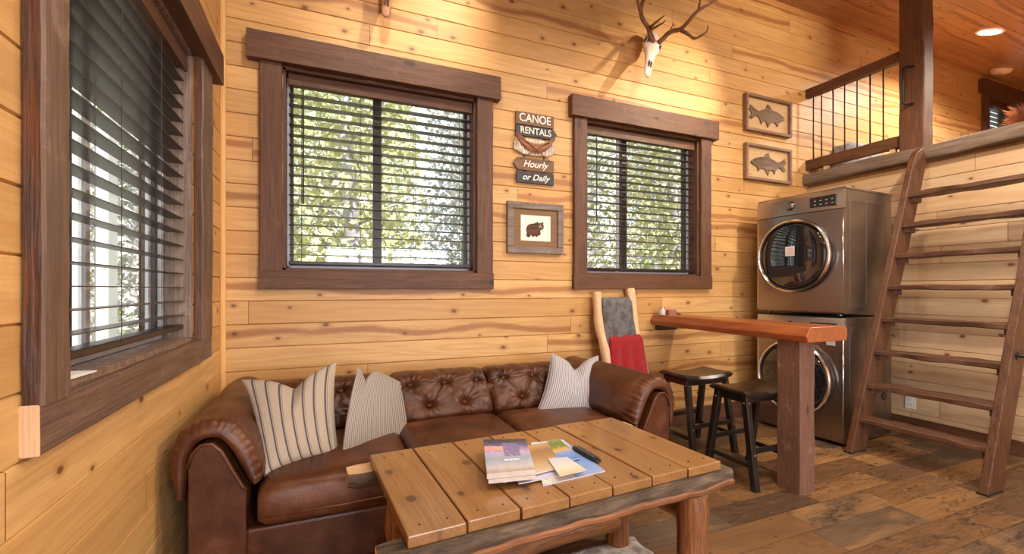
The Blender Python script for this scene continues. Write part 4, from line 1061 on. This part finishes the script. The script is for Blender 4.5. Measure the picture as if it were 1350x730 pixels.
def text(s, parent, xc, zc, w, h, mat, shear=0.0):
    cu = bpy.data.curves.new('lettering', 'FONT'); cu.body = s; cu.size = .1; cu.extrude = .0015; cu.align_x = 'CENTER'; cu.align_y = 'CENTER'; cu.shear = shear; cu.materials.append(mat); cu.offset = .0012
    o = bpy.data.objects.new('lettering', cu); C.objects.link(o); bpy.context.view_layer.update(); dx, dy = o.dimensions.x, o.dimensions.y
    me = bpy.data.meshes.new_from_object(o); bpy.data.objects.remove(o); o = bpy.data.objects.new('lettering', me); C.objects.link(o)
    o.parent = parent; rl_ = root_of(parent).location
    o.rotation_euler = (PI/2, 0, 0); o.scale = (w/dx, h/dy, 1); o.location = V((xc, YS-.002, zc))-rl_
    return o
xa, xb = 1.295, 1.612
b1 = board(2.418, 2.512, xa, xb, 0, 0, brw); text('CANOE', b1, 1.452, 2.466, .26, .062, wht)
b2 = board(2.335, 2.412, xa, xb, 1, 0, drk); text('RENTALS', b2, 1.458, 2.374, .255, .05, wht)
m = MB(); N = 60; rs = []
for k in range(N+1):
    x = lerp(xa-.015, xb+.005, k/N); e = abs(k/N*2-1)**3*.035; d = .004*math.sin(k*1.3)
    rs.append([(x, YS+d, 2.195+e), (x, YS+d, 2.318-e), (x, YS+.008+d, 2.318-e), (x, YS+.008+d, 2.195+e)])
m.rings(rs); cor = m.build('corrugated_panel', plain('galvanised', (.50, .42, .36), .45, .6, var=.3), sg)
# canoe with up-swept ends and two crossed paddles
m = MB(); N = 40; rs = []
for k in range(N+1):
    t = k/N*2-1; x = 1.453+t*.17; zt = 2.275+.068*t*t; h = .058*(1-abs(t)**2.5)+.004
    rs.append([(x, YS-.004, zt), (x, YS-.016, zt-h*.3), (x, YS-.016, zt-h*.7), (x, YS-.004, zt-h)])
m.rings(rs); cn = m.build('canoe', wood('X', (.42, .15, .04), (.18, .06, .02), rough=.4, mixf=.8, bump=.2), sg, smooth=2)
m = MB(); m.tube([(1.453+t*.10, YS-.006, 2.283+.028*t*t) for t in [i/8-1 for i in range(17)]], .004, 6); m.build('gunwale', plain('yellow_gunwale', (.62, .36, .08), .5), cn)
for s in (-1, 1):
    m = MB(); A = V((1.453-s*.125, YS-.02, 2.155)); B_ = V((1.453+s*.10, YS-.02, 2.30)); m.tube([A, A.lerp(B_, .5), B_], .0038, 6)
    d = (B_-A).normalized(); pr2 = V((-d.z, 0, d.x)); m.prism([B_-pr2*.004, B_+d*.02-pr2*.012, B_+d*.06-pr2*.010, B_+d*.07, B_+d*.06+pr2*.010, B_+d*.02+pr2*.012, B_+pr2*.004], (0, .004, 0)); m.build('paddle', wood('X', (.20, .09, .04), (.10, .04, .02), rough=.5, mixf=.6, bump=.1), sg)
b4 = board(2.078, 2.172, xa+.01, xb, 0, 1, brw); text('Hourly', b4, 1.452, 2.125, .21, .066, wht, .35)
b5 = board(1.985, 2.068, xa+.005, xb, 0, 0, drk); text('or Daily', b5, 1.455, 2.027, .23, .058, wht, .35)
m = MB(); m.box((1.36, YB-.008, 1.99), (1.38, YB-.002, 2.5)); m.box((1.53, YB-.008, 1.99), (1.55, YB-.002, 2.5)); m.build('back_strip', brw, sg)

# skull mounts
bone = plain('bleached_bone', (.70, .56, .46), .55, bump=.4, bs=25.0, var=.25); bdk = plain('bone_socket', (.10, .04, .02), .8); ant = wood('Z', (.30, .15, .08), (.12, .05, .025), rough=.45, mixf=.8, bump=.5, hi=(.45, .3, .2))
def skull(name, crown, nose, W, label, paths, side=V((1, 0, 0)), bone=bone):
    r = thing(name, V((crown.x, YB, crown.z)), label, 'skull')
    ax = (nose-crown); Ln = ax.length; d = ax.normalized(); sd = (side-d*side.dot(d)).normalized(); fw = d.cross(sd); fw = fw if fw.y < 0 else -fw
    tb = [(0, .50, .35), (.08, .72, .6), (.2, .86, .72), (.30, 1.0, .74), (.38, .92, .66), (.46, .62, .56), (.58, .50, .46), (.72, .42, .36), (.86, .40, .28), (.95, .34, .2), (1.0, .18, .1)]
    m = MB(); rs = []; n = 20
    for s, w, h in tb:
        c = crown+d*Ln*s; rr = []
        for i in range(n):
            a = 2*PI*i/n; x = math.cos(a)*w*W; y = math.sin(a)*h*W*.75
            if s > .45 and math.sin(a) > .6: y *= .92
            rr.append(c+sd*x+fw*y)
        rs.append(rr)
    m.rings(rs); sk = m.build('skull', bone, r, smooth=True)
    for s in (-1, 1):
        c = crown+d*Ln*.31+sd*s*W*.80+fw*W*.28
        m = MB(); m.sphere(c, W*.27, 12, (.8, 1, 1)); m.build('eye_socket', bdk, sk, smooth=True)
        m = MB(); rg = [c+(d*math.cos(a)+fw*math.sin(a)*.9)*W*.31+sd*s*W*.06 for a in [2*PI*i/14 for i in range(15)]]; m.tube(rg, W*.06, 6); m.build('brow_ridge', bone, sk, smooth=True)
        m = MB(); c = crown+d*Ln*.74+sd*s*W*.12+fw*W*.26; m.tube([c-d*W*.35, c, c+d*W*.55], [W*.04, W*.10, W*.05], 8); m.build('nasal_opening', bdk, sk, smooth=True)
    for br_ in paths:
        m = MB()
        for pts, ra, rb in br_:
            # smooth the polyline
            q = [V(p) for p in pts]
            for _ in range(2):
                nq = [q[0]]
                for i in range(len(q)-1): nq += [q[i].lerp(q[i+1], .25), q[i].lerp(q[i+1], .75)]
                q = nq+[q[-1]]
            m.tube(q, [lerp(ra, rb, (i/(len(q)-1))**1.2) for i in range(len(q))], 10, amp=.1)
        m.build('antler', ant, r, smooth=True)
    return r
pp = lambda x, y, Y: P(x, y, 'Y', Y)
right = [([pp(869, 56, 2.88), pp(874, 51, 2.84), pp(884, 41, 2.78), pp(898, 39, 2.70), pp(908, 28, 2.62), pp(919, 14, 2.55), pp(931, 8, 2.50), pp(946, -1, 2.46)], .021, .008),
         ([pp(921, 13, 2.55), pp(922, 5, 2.53), pp(925, -6, 2.50)], .012, .004),
         ([pp(898, 40, 2.70), pp(908, 45, 2.62), pp(915, 52, 2.55), pp(926, 46, 2.48), pp(933, 41, 2.44), pp(933, 33, 2.42)], .015, .003),
         ([pp(880, 45, 2.80), pp(884, 40, 2.76), pp(886, 35, 2.73)], .011, .003)]
left = [([pp(861, 55, 2.88), pp(857, 44, 2.84), pp(854, 34, 2.80), pp(847, 26, 2.74), pp(844, 13, 2.66), pp(849, -3, 2.58), pp(856, -22, 2.5), pp(850, -50, 2.42)], .021, .009),
        ([pp(857, 36, 2.80), pp(864, 30, 2.68), pp(870, 25, 2.58), pp(876, 20, 2.52)], .011, .003),
        ([pp(857, 40, 2.82), pp(864, 36, 2.70), pp(871, 32, 2.60), pp(878, 27, 2.54)], .011, .003),
        ([pp(844, 15, 2.66), pp(838, -10, 2.55), pp(826, -30, 2.5)], .012, .004)]
skull('elk_skull', P(861, 45, 'Y', 2.97), P(853, 101, 'Y', 2.80), .082, 'bleached elk skull with branching brown antlers high on the wall above the right window', [left, right])
c1, n1_ = P(514, -46, 'Y', 2.98), P(508, 22, 'Y', 2.88)
la = [([c1+V((-.03, -.03, -.02)), c1+V((-.10, -.12, .06)), c1+V((-.25, -.25, .08)), c1+V((-.36, -.33, .18)), c1+V((-.38, -.38, .36))], .017, .005), ([c1+V((-.22, -.22, .08)), c1+V((-.26, -.26, .22)), c1+V((-.25, -.27, .34))], .011, .003)]
ra_ = [([V((2*c1.x-p.x, p.y, p.z)) for p in pts], a, b) for pts, a, b in la]
skull('deer_skull', c1, n1_, .075, 'brown deer skull mount cut off by the top edge above the large window', [la, ra_], bone=plain('aged_bone', (.30, .15, .07), .6, bump=.6, bs=25.0, var=.5))

# ------------------------------------------------------------------ outdoors
gm = NT('forest_ground'); gc = gm.ramp(gm.noise(gm.obj(), 1.2, 5.0, .7), [(.3, (.12, .13, .05)), (.5, (.25, .24, .14)), (.7, (.42, .38, .30))]); gmat = gm.fin(gc, .9)
m = MB(); m.add([(-30, -30, -.5), (40, -30, -.5), (40, 40, -.5), (-30, 40, -.5)], [(0, 1, 2, 3)]); struct(m.build('ground', gmat))
def leafmat(name, a, b):
    t = NT(name); n = t.noise(t.obj(), 3.0, 3.0, .7); t.b.inputs['Transmission Weight'].default_value = 0
    return t.fin(t.mix(t.mr(n, .35, .65), a, b), .55)
lm1 = leafmat('leaves_yellow_green', (.44, .48, .22), (.78, .78, .46)); lm2 = leafmat('leaves_pale', (.46, .48, .42), (.80, .79, .76)); tk = plain('grey_trunk', (.42, .40, .44), .8, bump=.5, bs=12.0, var=.4)
def tree(loc, label, group, lm, seed, H=6.0, src={}):
    key = (seed, lm.name)
    if key in src:
        c = copy_tree(src[key]); c.location = loc; c.rotation_euler.z = loc[0]*2.1; c['label'] = label; c['group'] = group; return c
    r = thing('leafy_tree', loc, label, 'tree', group); rr = random.Random(seed)
    m = MB(); N = 8; m.tube([(.08*math.sin(k+seed), .08*math.cos(k*1.3), H*k/N) for k in range(N+1)], [.13*(1-.8*k/N)+.01 for k in range(N+1)], 10)
    for k in range(12):
        z = rr.uniform(.15, .9)*H; a = rr.uniform(0, 2*PI); l = rr.uniform(.5, 1.3); m.tube([(0, 0, z), (math.cos(a)*l*.5, math.sin(a)*l*.5, z+.3), (math.cos(a)*l, math.sin(a)*l, z+.4)], [.03, .02, .008], 6)
    m.build('trunk', tk, r, local=True, smooth=True)
    m = MB()
    for k in range(8500):
        z = rr.uniform(.02, 1.0); rad = 1.35*math.sqrt(rr.random())*(1-.45*z); a = rr.uniform(0, 2*PI)
        c = V((math.cos(a)*rad, math.sin(a)*rad, z*H)); s = rr.uniform(.035, .08)
        u = V((rr.uniform(-1, 1), rr.uniform(-1, 1), rr.uniform(-1, 1))).normalized()*s; w = u.cross(V((rr.uniform(-1, 1), rr.uniform(-1, 1), rr.uniform(-1, 1)))).normalized()*s*.6
        m.add([c-u, c+w, c+u, c-w], [(0, 1, 2, 3)])
    f = m.build('foliage', lm, r, local=True); f['kind'] = 'stuff'
    src[key] = r; return r
i = 0
for row, (y, xs) in enumerate(((6.6, (.3, 3.2, 6.1, 9.0, 11.9)), (9.5, (-2.9, 0, 2.9, 5.8, 8.7, 11.6, 14.5)), (12.4, (-4.4, -1.5, 1.4, 4.3, 7.2, 10.1, 13.0, 15.9)))):
    for x in xs:
        tree((x, y, -.5), 'leafy tree standing outdoors behind the back wall windows', 'trees behind the back windows', (lm1, lm2)[i % 2], i % 4, 7.5); i += 1
for x, y in ((-5.4, 3.4), (-5.0, 6.6), (-5.9, 9.6), (-8.2, 4.4), (-8.0, 7.5), (-8.8, 10.6), (-7.4, 13.4)):
    tree((x, y, -.5), 'leafy tree standing outdoors beyond the left window', 'trees beyond the left window', lm2, i % 4, 7.5); i += 1
for px, w_ in ((101, .055), (140, .11), (226, .06)):  # uprights added outdoors in place of the window frame's bright strips
    q = P(px, 381, 'X', -2.0); m = MB(); m.box((-2.0-w_/2, q.y-w_, -.5), (-2.0+w_/2, q.y+w_, 2.9)); m.box((-2.0-w_, q.y-w_*1.6, -.5), (-2.0+w_, q.y+w_*1.6, -.3))
    tag(m.build('lit_frame_stand_in', plain('lit_frame_white', (.78, .78, .80), .6), bevel=.01), 'white upright added outside the left window, standing in for its lit frame', 'post', 'white uprights added outside the left window')

# ------------------------------------------------------------------ light
w = bpy.data.worlds.new('sky'); bpy.context.scene.world = w; w.use_nodes = True; nt = w.node_tree
bg = nt.nodes['Background']; bg.inputs[0].default_value = (.80, .88, 1.0, 1); bg.inputs[1].default_value = 2.1
def light(kind, name, loc, energy, col, target=None, **k):
    d = bpy.data.lights.new(name, kind); d.energy = energy; d.color = col
    for a, v in k.items(): setattr(d, a, v)
    o = bpy.data.objects.new(name, d); C.objects.link(o); o.location = loc
    if target is not None: o.rotation_euler = (V(target)-V(loc)).to_track_quat('-Z', 'Y').to_euler()
    return o
WARM = (1.0, .88, .73)
light('SUN', 'sun', (2, -7, 9), 10.0, (1, .95, .85), (0, 0, 0), angle=.02)
for n_, x, y, e in (('ceiling_key_fill', 3.35, .9, 62), ('ceiling_key_fill', 1.4, .2, 30), ('ceiling_key_fill', 3.3, -1.8, 30), ('ceiling_key_fill', .6, -1.8, 34), ('ceiling_key_fill', 2.2, 1.5, 20), ('ceiling_key_fill', .3, 1.6, 22)):  # some follow the cast shadows, the rest are unseen fill added for evenness
    light('SPOT', n_, (x, y, zc(y)-.06), e*3.6, WARM, (x, y, 0), spot_size=3.0, spot_blend=.5, shadow_soft_size=.07)
light('SPOT', 'elk_spot', (3.45, 1.75, 3.28), 165, (1, .84, .62), (2.75, 3.05, 2.9), spot_size=1.0, spot_blend=.9, shadow_soft_size=.02)
light('SPOT', 'deer_spot', (.95, 2.1, 3.66), 90, (1, .84, .62), (.6, 3.05, 3.1), spot_size=1.1, spot_blend=.9, shadow_soft_size=.02)
light('SPOT', 'loft_lamp_and_fill', (cl_.x, cl_.y, cl_.z-.05), 210, WARM, (cl_.x, cl_.y, 0), spot_size=3.0, spot_blend=.6, shadow_soft_size=.08)
light('SPOT', 'loft_lamp_and_fill', (5.6, 1.2, zc(1.2)-.05), 150, WARM, (5.6, 1.6, 0), spot_size=3.0, spot_blend=.6, shadow_soft_size=.08)  # unseen lamp added to brighten the loft wall
light('SPOT', 'loft_lamp_and_fill', (8.2, 1.6, zc(1.6)-.05), 190, WARM, (8.2, 1.7, 0), spot_size=3.0, spot_blend=.6, shadow_soft_size=.08)  # second unseen lamp, also added for the loft wall's brightness
light('SPOT', 'wall_fill_spot', (4.0, 1.5, zc(1.5)-.1), 70, (1, .84, .62), (3.8, 3.05, 3.5), spot_size=1.5, spot_blend=.9, shadow_soft_size=.04)  # unseen spot added to lift the upper right of the back wall
light('AREA', 'patio_sky_fill', (1.3, YF-.3, 1.3), 240, (.86, .90, 1.0), (1.3, 2, 1.0), shape='RECTANGLE', size=2.6, size_y=2.0)  # area lamp added outside the door, acting as soft sky light

# ------------------------------------------------------------------ camera, view
cd = bpy.data.cameras.new('camera'); cam = bpy.data.objects.new('camera', cd); C.objects.link(cam)
cd.sensor_width = 36; cd.lens = F/1350*36; cd.shift_y = (HY-365)/1350; cd.clip_start = .05
cam.location = (0, 0, CAMZ); cam.rotation_euler = (PI/2, 0, -YAW)
sc = bpy.context.scene; sc.camera = cam
sc.view_settings.view_transform = 'Standard'; sc.view_settings.look = 'None'; sc.view_settings.exposure = -0.06; sc.view_settings.gamma = 1.0; sc.view_settings.use_curve_mapping = False
